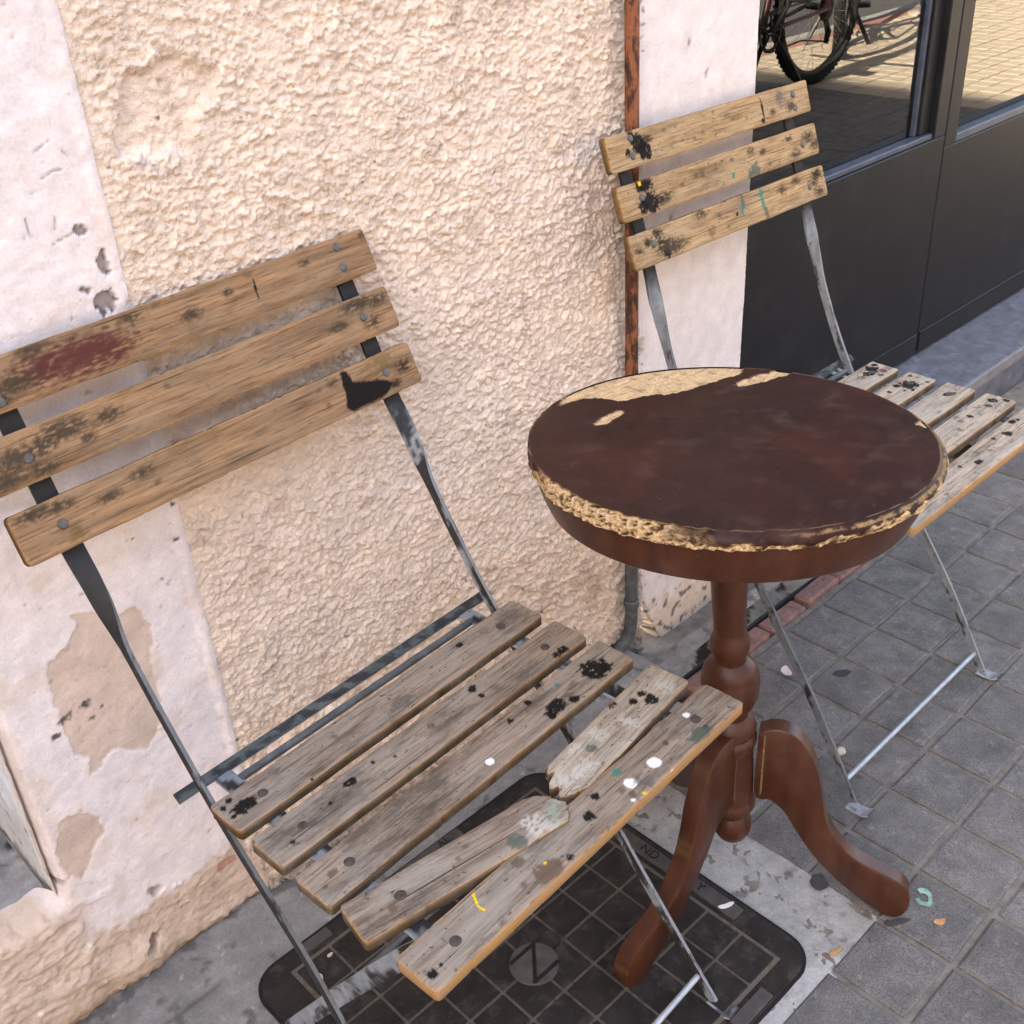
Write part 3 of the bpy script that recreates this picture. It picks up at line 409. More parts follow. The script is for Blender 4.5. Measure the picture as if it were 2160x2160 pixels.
for cx, cz, r in ((1.275, 0.93, 0.004), (1.315, 0.885, 0.005), (1.24, 0.82, 0.004), (1.245, 0.7, 0.006), (1.33, 0.745, 0.004), (1.345, 0.742, 0.003), (1.32, 0.74, 0.003)):
    d = np.hypot(X-cx, (Z-cz)*0.6)/r+0.8*fbm(X/0.005, Z/0.007, 181, 3); blend(sst(1.0, 0.4, d)*0.75, (0.32, 0.27, 0.26)); H -= 0.0012*sst(1.0, 0.4, d)
blend(sst(0.45, 0.62, fbm(X/0.008, Z/0.004, 183, 3))*sst(0.05, 0.0, np.abs(Z-0.745))*0.6, (0.62, 0.36, 0.34))
H -= 0.03*sst(0.0, 0.004, s); keep = (s < 0.005)
F = gridf(*X.shape); kk = keep.ravel()[F].all(1)
me = new_mesh('pillar_face', np.stack([X-1.29, -H, Z], -1).reshape(-1, 3), F[kk], True); paint(me, C.reshape(-1, 3)); obj('pillar_face', me, MW, pil)
MB().prism([(a-1.29, b) for a, b in poly], lambda a, b, t: (a, t, b), 0.006, 0.26).build('pillar_core', MUP, pil)
MB().box((1.172-1.29, 0.0, 1.2), (1.432-1.29, 0.0055, 3.6)).build('pillar_upper', MUP, pil)

pipe = thing('rusty_drainpipe', 'thin rust-brown vertical pipe with grey foot between stucco wall and white pillar', 'pipe', (1.146, 0.968, 0))
px_, py_ = 1.149-1.146, 0.990-0.968
b_ = MB().tube([(px_, py_, 0.165), (px_, py_, 3.55)], 0.0094, 16); b_.build('upper_pipe', MRUST, pipe, True)
b_ = MB().tube([(px_, py_, 0.170), (px_, py_, 0.06), (px_-0.002, py_+0.002, 0.03), (px_-0.010, py_+0.006, 0.012), (px_-0.028, py_+0.010, 0.004)], 0.0104, 16); b_.build('pipe_foot', MPIPE, pipe, True)
MB().lathe([(0.0106, 0), (0.0128, 0.002), (0.0128, 0.012), (0.0106, 0.014)], 20, Matrix.Translation((px_, py_, 0.085)), False).build('clamp_ring', MPIPE, pipe, True)
MB().lathe([(0.016, -0.02), (0.017, 0.0), (0.014, 0.010), (0.006, 0.013)], 10, Matrix.Translation((px_-0.045, py_-0.004, 0.004)) @ Matrix.Rotation(0.4, 4, 'X')).build('pipe_plug', MPIPE, pipe, True)

# ------------------------------------------------------------------ ground, pavement, road
o = MB().box((-150, -150, -0.40), (150, 150, -0.25)).build('ground', MASPHALT); tag(o, 'wide ground around the street', kind='structure')
o = MB().box((-60, -9, -0.25), (60, -1.66, -0.115)).build('road', MASPHALT); tag(o, 'dark asphalt road mirrored in the shop window', kind='structure')
o = MB().box((-60, -1.66, -0.26), (60, -1.56, 0.0), 0.012).build('kerb', MKERB); tag(o, 'pale kerb stone along the road, mirrored in the shop window', kind='structure')
pave = MB().box((-60, -1.558, -0.26), (60, 2.2, -0.036)).build('pavement', MMORTAR); tag(pave, 'grey square paving of the narrow pavement', kind='structure')
MB().box((-60, -1.557, -0.036), (60, 0.836, -0.0036)).build('mortar_bed', MMORTAR, pave)
MB().box((0.95, -1.53, -0.006), (60, -1.44, 0.0), 0.002).build('red_border', MREDPAVE, pave)
P = 0.1035; TX0, TY0 = 0.9435, 0.4135   # joint crossing measured in the place
def tile_mesh(k):
    rr = random.Random(k); s = P/2-0.0040; c = 0.0022+rr.random()*0.0022; t = [rr.uniform(-0.0006, 0.0006) for _ in range(4)]
    j = [rr.uniform(-0.0012, 0.0012) for _ in range(8)]
    B = [(-s+j[0], -s+j[1]), (s+j[2], -s+j[3]), (s+j[4], s+j[5]), (-s+j[6], s+j[7])]
    V = [(a, b, -0.008) for a, b in B]+[(a, b, -0.0020) for a, b in B]+[(a-math.copysign(c, a), b-math.copysign(c, b), q) for (a, b), q in zip(B, t)]
    F = [(0, 1, 5, 4), (1, 2, 6, 5), (2, 3, 7, 6), (3, 0, 4, 7), (4, 5, 9, 8), (5, 6, 10, 9), (6, 7, 11, 10), (7, 4, 8, 11), (8, 9, 10, 11)]
    return np.array(V), F
tm = []
for k in range(6):
    V, F = tile_mesh(k); me = new_mesh('paving_tile', V, F); me.materials.append(MTILE); tm.append(me)
cells = []
for i in range(-30, 75):
    for j in range(-18, 5):
        cx, cy = TX0+(i+0.5)*P, TY0+(j+0.5)*P
        if j >= 0 and cx < TX0: continue
        if cy > 0.83 or cy < -1.43: continue
        cells.append((cx, cy))
def seen(c):
    v = Vector((c[0], c[1], -1.2)); x, y, zz = v.dot(_r), v.dot(_d), v.dot(_f)
    return zz > 0.1 and abs(x/zz*2408) < 1160 and abs(y/zz*2408) < 1160
vis = sorted([c for c in cells if seen(c)], key=lambda c: c[0]**2+c[1]**2)[:300]; vs_ = set(vis)
for k, c in enumerate(vis):
    o = bpy.data.objects.new('paving_tile', tm[random.randrange(6)]); COL.objects.link(o); o.parent = pave
    o.location = (c[0], c[1], random.uniform(-0.0008, 0.0008)); o.rotation_euler = (random.uniform(-.006, .006), random.uniform(-.006, .006), random.uniform(-.006, .006)+random.choice((0, math.pi/2, math.pi)))
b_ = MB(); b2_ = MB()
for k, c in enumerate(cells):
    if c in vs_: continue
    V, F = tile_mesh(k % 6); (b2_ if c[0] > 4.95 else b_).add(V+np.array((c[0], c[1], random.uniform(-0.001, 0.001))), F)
b_.build('far_paving', MTILE, pave, kind='stuff'); b2_.build('sunlight_tinted_tiles', MSUNTINT, pave, kind='stuff')  # tiles past the shadow edge take the sun-brightened colour
# red bricks edging the drain slot
for k in range(-3, 18):
    xx = 1.2285+k*P
    if k in (-3, -2): continue
    rr = random.Random(50+k); lx, hz = P/2-0.003, rr.uniform(-0.001, 0.006)
    tilt = Matrix.Translation((xx+P/2, 0.8525, hz)) @ Matrix.Rotation(rr.uniform(-.05, .05), 4, 'X') @ Matrix.Rotation(rr.uniform(-.03, .03), 4, 'Z')
    me = MB().box((-lx, -0.0165, -0.04), (lx, 0.0165, 0.004), 0.004).mesh('brick'); obj('brick', me, MBRICK, pave, tilt)
for k, (xx, ww, zz) in enumerate(((1.08, 0.05, -0.004), (1.165, 0.044, -0.006), (1.27, 0.05, -0.008), (1.372, 0.049, -0.004), (1.475, 0.05, -0.006), (1.578, 0.05, -0.004), (1.682, 0.05, -0.004), (1.785, 0.05, -0.004))):
    rr = random.Random(90+k); me = MB().box((-ww, -0.022, -0.04), (ww, 0.022, 0.0), 0.004).mesh('brick')
    obj('brick', me, MBRICK, pave, Matrix.Translation((xx, 0.918, zz-0.001)) @ Matrix.Rotation(rr.uniform(-.05, .05), 4, 'X'))
# worn concrete between cover, wall and bricks
x = np.arange(-0.40, 1.80, 0.003); y = np.arange(0.375, 1.032, 0.003); X, Y = np.meshgrid(x, y, indexing='ij')
Zc = -0.003+0.0014*fbm(X/0.03, Y/0.03, 201, 4)+0.0006*pn(X/0.006, Y/0.006, 203)
C = np.array((0.255, 0.240, 0.226))*(1+0.18*fbm(X/0.06, Y/0.06, 205, 4))[..., None]
d = 0.008*fbm(X/0.03, Y/0.03, 207, 3)
lightm = sst(0.012, -0.004, np.maximum(np.maximum(0.80-X, X-0.945), np.maximum(0.395-Y, Y-0.86))+d)
blend(lightm*sst(-0.35, 0.15, fbm(X/0.08, Y/0.08, 209, 3)+0.5)*0.9, (0.37, 0.36, 0.345)); blend(sst(0.008, -0.003, np.maximum(np.maximum(0.60-X, X-0.86), np.maximum(0.396-Y, Y-0.432))+d)*0.9, (0.46, 0.44, 0.42))
blend(sst(0.1, 0.5, fbm(X/0.07, Y/0.05, 211, 3))*sst(0.36, 0.30, X)*0.5, (0.20, 0.155, 0.14))
wh = sst(0.60, 0.70, fbm(X/0.014, Y/0.014, 213, 3)+0.10*sst(1.05, 1.25, X)*sst(0.88, 0.93, Y)); blend(wh*0.75, (0.46, 0.44, 0.42))
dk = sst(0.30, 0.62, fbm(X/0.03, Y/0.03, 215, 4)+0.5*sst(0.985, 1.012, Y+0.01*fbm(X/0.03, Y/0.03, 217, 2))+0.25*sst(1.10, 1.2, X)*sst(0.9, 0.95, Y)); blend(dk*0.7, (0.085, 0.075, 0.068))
blend(sst(0.2, 0.5, fbm(X/0.05, Y/0.04, 219, 3))*sst(1.14, 1.2, X)*sst(0.90, 0.94, Y)*0.55, (0.24, 0.15, 0.13))
dip = sst(1.13, 1.20, X)*sst(1.62, 1.46, X)*sst(0.935, 0.985, Y); Zc -= 0.044*dip
slot = sst(1.13, 1.16, X)*sst(0.868, 0.873, Y)*sst(0.898, 0.893, Y); Zc -= 0.03*slot; blend(slot, (0.012, 0.011, 0.010))
Zc += sst(1.0, 1.02, Y)*0.006*np.abs(fbm(X/0.02, Y/0.02, 221, 3))*sst(1.12, 1.0, X)
tl = np.minimum(np.abs(((X-0.05)/0.19) % 1-0.5), np.abs(((Y-0.885)/0.10) % 1-0.5)*0.55); j = sst(0.03, 0.012, tl)*sst(0.33, 0.31, X)*sst(0.955, 0.94, Y); Zc -= 0.0015*j; blend(j*0.45, (0.10, 0.09, 0.085))
tile_area = ((X > 0.9475) & (Y < 0.8335)) | (Y < 0.408)*(X > 0.842) | ((X > 1.10) & (Y > 0.836) & (Y < 0.8665))
tile_area |= (Y < 0.398) & (X > 0.55)
Zc = np.where(tile_area, -0.02, Zc); F = gridf(*X.shape); F = F[~tile_area.ravel()[F].any(1)]
me = new_mesh('concrete_strip', np.stack([X, Y, Zc], -1).reshape(-1, 3), F, True); paint(me, C.reshape(-1, 3))
o = obj('concrete_apron', me, MGROUND); tag(o, 'worn grey concrete around the iron cover and along the wall foot', kind='structure')

# ------------------------------------------------------------------ cast-iron inspection cover
cx0, cx1, cy0, cy1 = 0.3365, 0.849, 0.4305, 0.9085
cov = thing('inspection_cover', 'dark cast-iron inspection cover with raised square grid under the broken chair', 'drain cover', ((cx0+cx1)/2, (cy0+cy1)/2, 0))
ox, oy = (cx0+cx1)/2, (cy0+cy1)/2
def rrect(x0, x1, y0, y1, r, n=8):
    out = []
    for cx, cy, a0 in ((x1-r, y0+r, -90), (x1-r, y1-r, 0), (x0+r, y1-r, 90), (x0+r, y0+r, 180)):
        out += [(cx+r*math.cos(math.radians(a0+90*k/n)), cy+r*math.sin(math.radians(a0+90*k/n))) for k in range(n+1)]
    return out
R0 = rrect(cx0-ox, cx1-ox, cy0-oy, cy1-oy, 0.042); R1 = rrect(cx0-ox+0.004, cx1-ox-0.004, cy0-oy+0.004, cy1-oy-0.004, 0.039)
MB().prism(R0, lambda a, b, t: (a, b, t), -0.03, 0.0005).build('cover_frame', MIRONDARK, cov)
b_ = MB(); nR = len(R1); b_.add([(a, b, 0.0006) for a, b in R1]+[(a*0.995, b*0.995, 0.0022) for a, b in R1], [tuple(range(nR, 2*nR))]+[(i, (i+1) % nR, nR+(i+1) % nR, nR+i) for i in range(nR)]); b_.build('plate', MIRON, cov)
gx = [0.388+0.0523*k for k in range(9)]; gy = [0.464+0.0515*k for k in range(9)]
MB().box((gx[0]-ox-0.0035, gy[0]-oy-0.0035, 0.001), (gx[-1]-ox+0.0035, gy[-1]-oy+0.0035, 0.0030)).build('dusty_groove', MIRONDUST, cov)
pm = MB().box((-0.0242, -0.0238, 0.001), (0.0242, 0.0238, 0.0050), 0.0010).mesh('raised_square'); pm.materials.append(MIRON)
for i in range(8):
    for j in range(8):
        o = bpy.data.objects.new('raised_square', pm); COL.objects.link(o); o.parent = cov; o.location = ((gx[i]+gx[i+1])/2-ox, (gy[j]+gy[j+1])/2-oy, random.uniform(-.0003, .0003))
MB().lathe([(0.0305, 0.0), (0.0305, 0.0062), (0.0292, 0.0070), (0.0, 0.0070)], 40, Matrix.Translation((0.598-ox, 0.67-oy, 0)), False).build('emblem_disc', m_plain('iron_emblem', (0.075, 0.062, 0.055), 0.7, 0.3, 60, 0.4, bump=0.5), cov)
MB().lathe([(0.013, 0.0), (0.013, 0.0060), (0.012, 0.0066), (0.0, 0.0066)], 24, Matrix.Translation((0.636-ox, 0.681-oy, 0)), False).build('emblem_stud', MIRON, cov)
def bar2(b_, p, q, w, z0, z1):
    p = Vector((*p, 0)); q = Vector((*q, 0)); d = (q-p).normalized(); s = Vector((-d.y, d.x, 0))*w/2
    V = [p-s-d*w/2, q-s+d*w/2, q+s+d*w/2, p+s-d*w/2]; b_.add([(v.x, v.y, z0) for v in V]+[(v.x, v.y, z1) for v in V], [(0, 1, 5, 4), (1, 2, 6, 5), (2, 3, 7, 6), (3, 0, 4, 7), (4, 5, 6, 7)])
b_ = MB(); Lp = [(0.5785-ox, 0.690-oy), (0.6165-ox, 0.690-oy), (0.5805-ox, 0.6505-oy), (0.6185-ox, 0.6505-oy)]
for k in range(3): bar2(b_, Lp[k], Lp[k+1], 0.0048, 0.006, 0.0074+0.0003*k)
b_.build('emblem_letter', MIRONDARK, cov)
MLAB = m_plain('iron_label', (0.065, 0.055, 0.050), 0.7, 0.3, 60, 0.4, bump=0.5)
def plate(x0, x1, y0, y1): MB().box((x0-ox, y0-oy, 0.001), (x1-ox, y1-oy, 0.0046), 0.0012).build('label_plate', MLAB, cov)
plate(0.817, 0.838, 0.640, 0.735); plate(0.817, 0.838, 0.535, 0.625); plate(0.700, 0.762, 0.437, 0.455); plate(0.57, 0.68, 0.889, 0.905); plate(0.41, 0.455, 0.887, 0.903)
def letters(txt, x, y, rot, size, name='cast_letters', zz=0.0045, m=None, parent=cov, off=(ox, oy)):
    cu = bpy.data.curves.new(name, 'FONT'); cu.body = txt; cu.size = size; cu.extrude = 0.0007; cu.align_x = 'CENTER'; cu.align_y = 'CENTER'
    tmp = bpy.data.objects.new(name, cu); COL.objects.link(tmp); bpy.context.view_layer.update()
    me = bpy.data.meshes.new_from_object(tmp.evaluated_get(bpy.context.evaluated_depsgraph_get())); bpy.data.objects.remove(tmp); me.materials.clear()
    o = obj(name, me, m or MIRONDARK, parent); o.location = (x-off[0], y-off[1], zz); o.rotation_euler = (0, 0, rot)
letters('ND', 0.828, 0.681, -math.pi/2, 0.019); letters('Y', 0.828, 0.596, -math.pi/2, 0.019); letters('AL', 0.650, 0.897, 0, 0.017)
o = MB().lathe([(0.006, 0.0055), (0.006, 0.0066), (0.0045, 0.0072), (0.0, 0.0072)], 16, Matrix.Translation((0.72-ox, 0.497-oy, 0)), False).build('stud', MIRON, cov)

# ------------------------------------------------------------------ shop door and its stone step
YD = 1.157; ZS = 0.066
door = thing('shop_door', 'dark anthracite glazed metal shop door with two leaves mirroring the sunny street', 'door', (2.35, YD, ZS))
def dbox(name, x0, x1, y0, y1, z0, z1, m=MDOOR, b=0.002, parent=door, kind=None):
    return MB().box((x0-2.35, y0-YD, z0-ZS), (x1-2.35, y1-YD, z1-ZS), b).build(name, m, parent, kind=kind)
leafL = dbox('left_leaf', 1.425, 2.3485, YD, YD+0.05, ZS+0.004, 0.572)
dbox('stile', 2.302, 2.3485, YD, YD+0.05, 0.5722, 2.3); dbox('rabbet', 2.262, 2.3018, YD+0.014, YD+0.05, 0.586, 2.3); dbox('stile', 1.425, 1.47, YD, YD+0.05, 0.5722, 2.3)
dbox('top_rail', 1.4702, 2.3018, YD, YD+0.05, 2.2, 2.3)
dbox('glazing_bead', 1.4702, 2.3016, YD+0.004, YD+0.03, 0.5724, 0.584, MBEAD); dbox('glazing_bead', 2.2525, 2.2618, YD+0.020, YD+0.04, 0.5842, 2.2, MBEAD)
dbox('glass_pane', 1.4702, 2.2518, YD+0.030, YD+0.035, 0.5842, 2.2, MGLASS, 0)
dbox('right_leaf', 2.3515, 3.9, YD, YD+0.05, ZS+0.004, 0.545)
dbox('stile', 2.3515, 2.402, YD, YD+0.05, 0.5452, 2.3); dbox('glazing_bead', 2.4022, 3.82, YD+0.002, YD+0.03, 0.5453, 0.563, MBEAD)
dbox('glass_pane', 2.4022, 3.82, YD+0.030, YD+0.035, 0.5632, 2.2, MGLASS, 0); dbox('stile', 3.8202, 3.9, YD, YD+0.05, 0.5452, 2.3); dbox('top_rail', 2.4022, 3.82, YD, YD+0.05, 2.2002, 2.3)
dbox('kick_strip', 1.43, 2.344, YD-0.0035, YD+0.001, ZS+0.012, 0.126, MDOOR, 0.001); dbox('kick_strip', 2.356, 3.89, YD-0.0035, YD+0.001, ZS+0.012, 0.126, MDOOR, 0.001)
dbox('lintel', 1.42, 6.0, YD-0.05, YD+0.3, 2.302, 3.6, MUP)
step = thing('stone_step', 'blue-grey stone doorstep with pale worn front edge below the shop door', 'step', (2.4, 1.08, 0))
MB().box((1.424-2.4, 0.996-1.08, -0.03), (6.0-2.4, 1.25-1.08, ZS), 0.002).build('step_slab', MSTONE, step)
MB().box((1.424-2.4, 0.9885-1.08, 0.040), (6.0-2.4, 0.9955-1.08, ZS+0.001), 0.0015).build('nosing', MSTONEEDGE, step)
MB().box((1.424-2.4, 0.992-1.08, -0.03), (6.0-2.4, 0.9955-1.08, 0.0398)).build('riser_face', MSTONE, step)
# dark shop room behind the glass
room = MB()
for lo, hi in (((1.42, 3.6, 0), (4.6, 3.65, 2.6)), ((1.38, 1.26, 0), (1.418, 3.6, 2.6)), ((4.6, 1.26, 0), (4.65, 3.6, 2.6)), ((1.38, 1.21, 2.6), (4.65, 3.65, 2.65)), ((1.42, 1.252, -0.02), (4.6, 3.6, 0.02))): room.box(lo, hi)
o = room.build('shop_room', MROOM); tag(o, 'dark shop interior behind the glass', kind='structure')
o = MB().box((3.92, YD-0.01, 0.07), (6.0, YD+0.3, 2.302)).build('house_front', MUP); tag(o, 'plain plastered house front to the right of the shop door', 'wall')
disp = MB().box((1.43, 1.24, 0.02), (4.3, 1.95, 0.40), 0.004).build('display_platform', m_plain('dark_platform', (0.05, 0.042, 0.040), 0.6, 0.3, 12)); tag(disp, 'low dark display platform inside the shop window', 'platform')
lamp = thing('desk_lamp', 'dark desk lamp lying on its side behind the shop window', 'lamp', (2.47, 1.5, 0.40))
ax = Vector((0.78, -0.25, -0.10)).normalized(); Mx = ax.to_track_quat('Z', 'Y').to_matrix().to_4x4(); ML = m_plain('lamp_grey', (0.11, 0.11, 0.115), 0.45, 0.1)
MB().lathe([(0.018, -0.085), (0.028, -0.08), (0.036, -0.05), (0.062, 0.03), (0.066, 0.034), (0.062, 0.032), (0.034, -0.048)], 40, Matrix.Translation((0.0, 0.0, 0.078)) @ Mx, False).build('lamp_shade', ML, lamp, True)
MB().tube([(0.05+0.010*math.cos(a)+0.0, 0.010*math.sin(a)+0.0, 0.035) if False else (0.075+0.0042*k, 0.009*math.cos(k*1.05), 0.033-0.0009*k+0.009*math.sin(k*1.05)) for k, a in enumerate(range(30))], 0.0016, 6).build('spring', m_plain('bright_spring', (0.45, 0.45, 0.45), 0.3, metal=0.6, bump=0), lamp, True)
MB().tube([(0.06, 0.02, 0.06), (0.12, 0.03, 0.045), (0.18, 0.02, 0.035), (0.22, 0.0, 0.04), (0.26, -0.01, 0.06)], 0.006, 8).build('arm', ML, lamp, True)
MB().lathe([(0.0, 0.0), (0.035, 0.004), (0.038, 0.010), (0.0, 0.012)], 24, Matrix.Translation((0.265, 0.0, 0.07)) @ Matrix.Rotation(1.2, 4, 'Y') @ Matrix.Rotation(0.5, 4, 'X'), False).build('lamp_base', ML, lamp, True)

# ------------------------------------------------------------------ folding chairs
CBACK = m_wood('warm_slat_wood', (0.365, 0.212, 0.112), (0.282, 0.160, 0.083), (0.160, 0.088, 0.046), (0.25, 0.18, 0.118), 0.45, speck=0.3, grime=0.32)
CBACK2 = m_wood('pale_slat_wood', (0.48, 0.315, 0.165), (0.40, 0.255, 0.13), (0.24, 0.145, 0.07), (0.37, 0.27, 0.17), 0.5, speck=0.8)
CSEAT = m_wood('grey_slat_wood', (0.335, 0.264, 0.204), (0.262, 0.204, 0.158), (0.150, 0.112, 0.086), (0.315, 0.280, 0.240), 0.75, speck=0.7, grime=0.72)
CSEAT2 = m_wood('bleached_slat_wood', (0.46, 0.385, 0.30), (0.385, 0.315, 0.245), (0.24, 0.185, 0.14), (0.41, 0.375, 0.33), 0.7, speck=0.8, grime=0.55)
MSTEEL = m_painted('chipped_steel', 0.6, 0.28, 400, 0.3, 0.15, 0.0006)
MBOLT = m_plain('zinc_bolt', (0.115, 0.105, 0.10), 0.5, 0.35, 200, 0.4, metal=0.35, bump=0.3); MBOLTS = m_plain('dull_seat_bolt', (0.075, 0.062, 0.056), 0.6, 0.35, 200, 0.3, metal=0.2, bump=0.3)
PAL = {'k': (0.007, 0.006, 0.006), 'g': (0.105, 0.090, 0.080), 'w': (0.80, 0.79, 0.78), 'b': (0.13, 0.085, 0.058), 't': (0.01, 0.20, 0.155), 'y': (0.80, 0.52, 0.02),
       'e': (0.085, 0.105, 0.085), 'W': (0.50, 0.48, 0.43), 'E': (0.28, 0.33, 0.27), 'm': (0.12, 0.04, 0.035), 'M': (0.098, 0.030, 0.024), 'd': (0.058, 0.041, 0.027), 'k2': (0.018, 0.014, 0.011), 'o2': (0.13, 0.085, 0.03)}
EDGE = np.array((0.50, 0.265, 0.095))
def slat(name, L, W, T, marks, seed, matl, parent, M, polys=(), lend=None, rend=None, side_tan=0.75, extra_edge=0.0, step=0.0016):
    nx = int(L/step)+1; ny = int(W/step)+1; t = np.linspace(-W/2, W/2, ny); s = np.linspace(0, 1, nx); r = 0.0042
    S, Tt = np.meshgrid(s, t, indexing='ij')
    x0 = -L/2+(np.interp(t, *lend) if lend else np.zeros(ny)); x1 = L/2+(np.interp(t, *rend) if rend else np.zeros(ny)); X = x0[None]+(x1-x0)[None]*S
    hw = np.ones(nx)*W/2; xm = -L/2+L*s
    for sgn, has in ((-1, lend), (1, rend)):
        if has: continue
        d = np.clip((sgn*xm-(L/2-r))/r, 0, 1); hw = np.minimum(hw, W/2-r+np.sqrt(np.clip(r*r-(d*r)**2, 0, None)))
    Y = Tt*(hw/(W/2))[:, None]+0.0006*pn(X/0.05, Tt*0+seed, seed)+0.0008*sst(0.35, 0.6, fbm(X/0.012, Tt*0+seed*0.37, seed+1, 3))*np.sign(-Tt)*(np.abs(Tt)/(W/2))**6
    e = np.minimum(np.minimum(hw[:, None]-np.abs(Y), 9), np.minimum(X-x0[None], x1[None]-X)); Zt = -0.0012*sst(0.0024, 0.0, e+0.0008*fbm(X/0.006, Y/0.006, seed+5, 2))**1.3+0.0006*fbm(X/0.04, Y/0.006, seed+3, 3)+0.0012*fbm(X/0.12, Y/0.05, seed+4, 2)
    col = np.zeros(X.shape+(4,)); nz = fbm(X/0.007, Y/0.007, seed+7, 3); nf = fbm(X/0.012, Y/0.0025, seed+9, 3)
    def put(m, c):
        a = col[..., 3]; na = a+m*(1-a); w = np.where(na > 1e-6, m/np.maximum(na, 1e-6), 0)[..., None]; col[..., :3] = col[..., :3]*(1-w)+np.array(c)*w; col[..., 3] = na
    for mk in marks:
        mx, my, mr, c = mk[:4]; el = mk[4] if len(mk) > 4 else 1
        if c in ('d', 'k2') and el >= 1: el = el*1.7; mr = mr*0.85
        q = np.sqrt(((X-mx)/(mr*max(el, .3)))**2+((Y-my)/(mr/(el if el < 1 else 1)))**2)
        if c in ('d', 'M', 'W', 'E', 'k2', 'o2', 'g'):
            m = sst(1.45, 0.35, q+0.95*nf+0.45*nz)*(0.6 if (c == 'd' and mr < 0.0042) else 1.0)*{'d': 0.95, 'M': 0.97, 'W': 0.8, 'E': 0.75, 'k2': 0.95, 'o2': 0.7, 'g': 0.75}[c]
            if c in ('d', 'k2'): m = m*sst(-0.35, 0.12, nf+0.4*nz+0.35*(1.2-q))
            if c in 'WE': m = m*sst(-0.30, 0.05, fbm(X/0.0045, Y/0.0035, seed+15, 3)+0.15)
        else:
            m = sst(1.08, 0.86, q+(0.40*nz+0.3*nf if c in 'kbemt' else 0.14*nz))*(sst(-0.75, -0.45, fbm(X/0.0035, Y/0.0035, seed+13, 2)) if c == 'k' else 1.0)*(0.97 if c in 'kwy' else 0.85)
        put(m, PAL[c])
    for P_, c in polys: put(sst(0.0008, -0.0008, sdf(X, Y, P_)+0.0012*nz)*0.98, c)
    wear = sst(0.0035, 0.0, e+0.0022*nz)*side_tan*0.8; put(wear*sst(-0.2, 0.3, nf+0.2), EDGE*0.9)
    n0 = X.size; V = np.stack([X, Y, Zt], -1).reshape(-1, 3); F = gridf(nx, ny)
    idx = np.arange(n0).reshape(nx, ny); ring = np.concatenate([idx[:, 0], idx[-1, 1:], idx[-2::-1, -1], idx[0, -2:0:-1]]); m_ = len(ring); R = V[ring]
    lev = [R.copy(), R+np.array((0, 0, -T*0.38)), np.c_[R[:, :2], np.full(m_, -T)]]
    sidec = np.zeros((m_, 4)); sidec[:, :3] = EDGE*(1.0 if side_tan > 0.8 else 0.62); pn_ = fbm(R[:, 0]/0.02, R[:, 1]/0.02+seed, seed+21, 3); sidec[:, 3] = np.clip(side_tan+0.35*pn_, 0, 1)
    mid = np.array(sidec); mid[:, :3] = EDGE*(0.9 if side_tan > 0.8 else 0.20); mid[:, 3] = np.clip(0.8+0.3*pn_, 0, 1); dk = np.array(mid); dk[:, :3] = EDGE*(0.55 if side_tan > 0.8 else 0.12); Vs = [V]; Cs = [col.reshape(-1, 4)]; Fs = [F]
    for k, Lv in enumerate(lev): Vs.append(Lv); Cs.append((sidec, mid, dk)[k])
    a = np.arange(m_); b = (a+1) % m_
    for k in range(2): Fs.append(np.stack([n0+k*m_+a, n0+(k+1)*m_+a, n0+(k+1)*m_+b, n0+k*m_+b], 1))
    # underside
    nb = n0+3*m_; Fs.append(np.stack([idx.T.copy()[0][:-1]*0+nb+np.arange(nx-1)*2, nb+np.arange(nx-1)*2+1, nb+np.arange(1, nx)*2+1, nb+np.arange(1, nx)*2], 1))
    und = np.stack([np.stack([X[:, 0], Y[:, 0], np.full(nx, -T)], -1), np.stack([X[:, -1], Y[:, -1], np.full(nx, -T)], -1)], 1).reshape(-1, 3); Vs.append(und); Cs.append(np.zeros((len(und), 4)))
    me = new_mesh(name, np.concatenate(Vs), np.concatenate(Fs), True, 50); paint(me, np.concatenate(Cs)); return obj(name, me, matl, parent, M)
def smooth_path(P, n):
    P = np.asarray(P, float); d = np.r_[0, np.cumsum(np.linalg.norm(np.diff(P, axis=0), axis=1))]; q = np.linspace(0, d[-1], n); out = np.zeros((n, P.shape[1]))
    PP = np.vstack([2*P[0]-P[1], P, 2*P[-1]-P[-2]])
    for i, s in enumerate(q):
        k = min(max(np.searchsorted(d, s, 'right')-1, 0), len(P)-2); t = (s-d[k])/(d[k+1]-d[k]); a, b, c, e = PP[k], PP[k+1], PP[k+2], PP[k+3]
        out[i] = 0.5*(2*b+(c-a)*t+(2*a-5*b+4*c-e)*t*t+(3*b-a-3*c+e)*t**3)
    return out
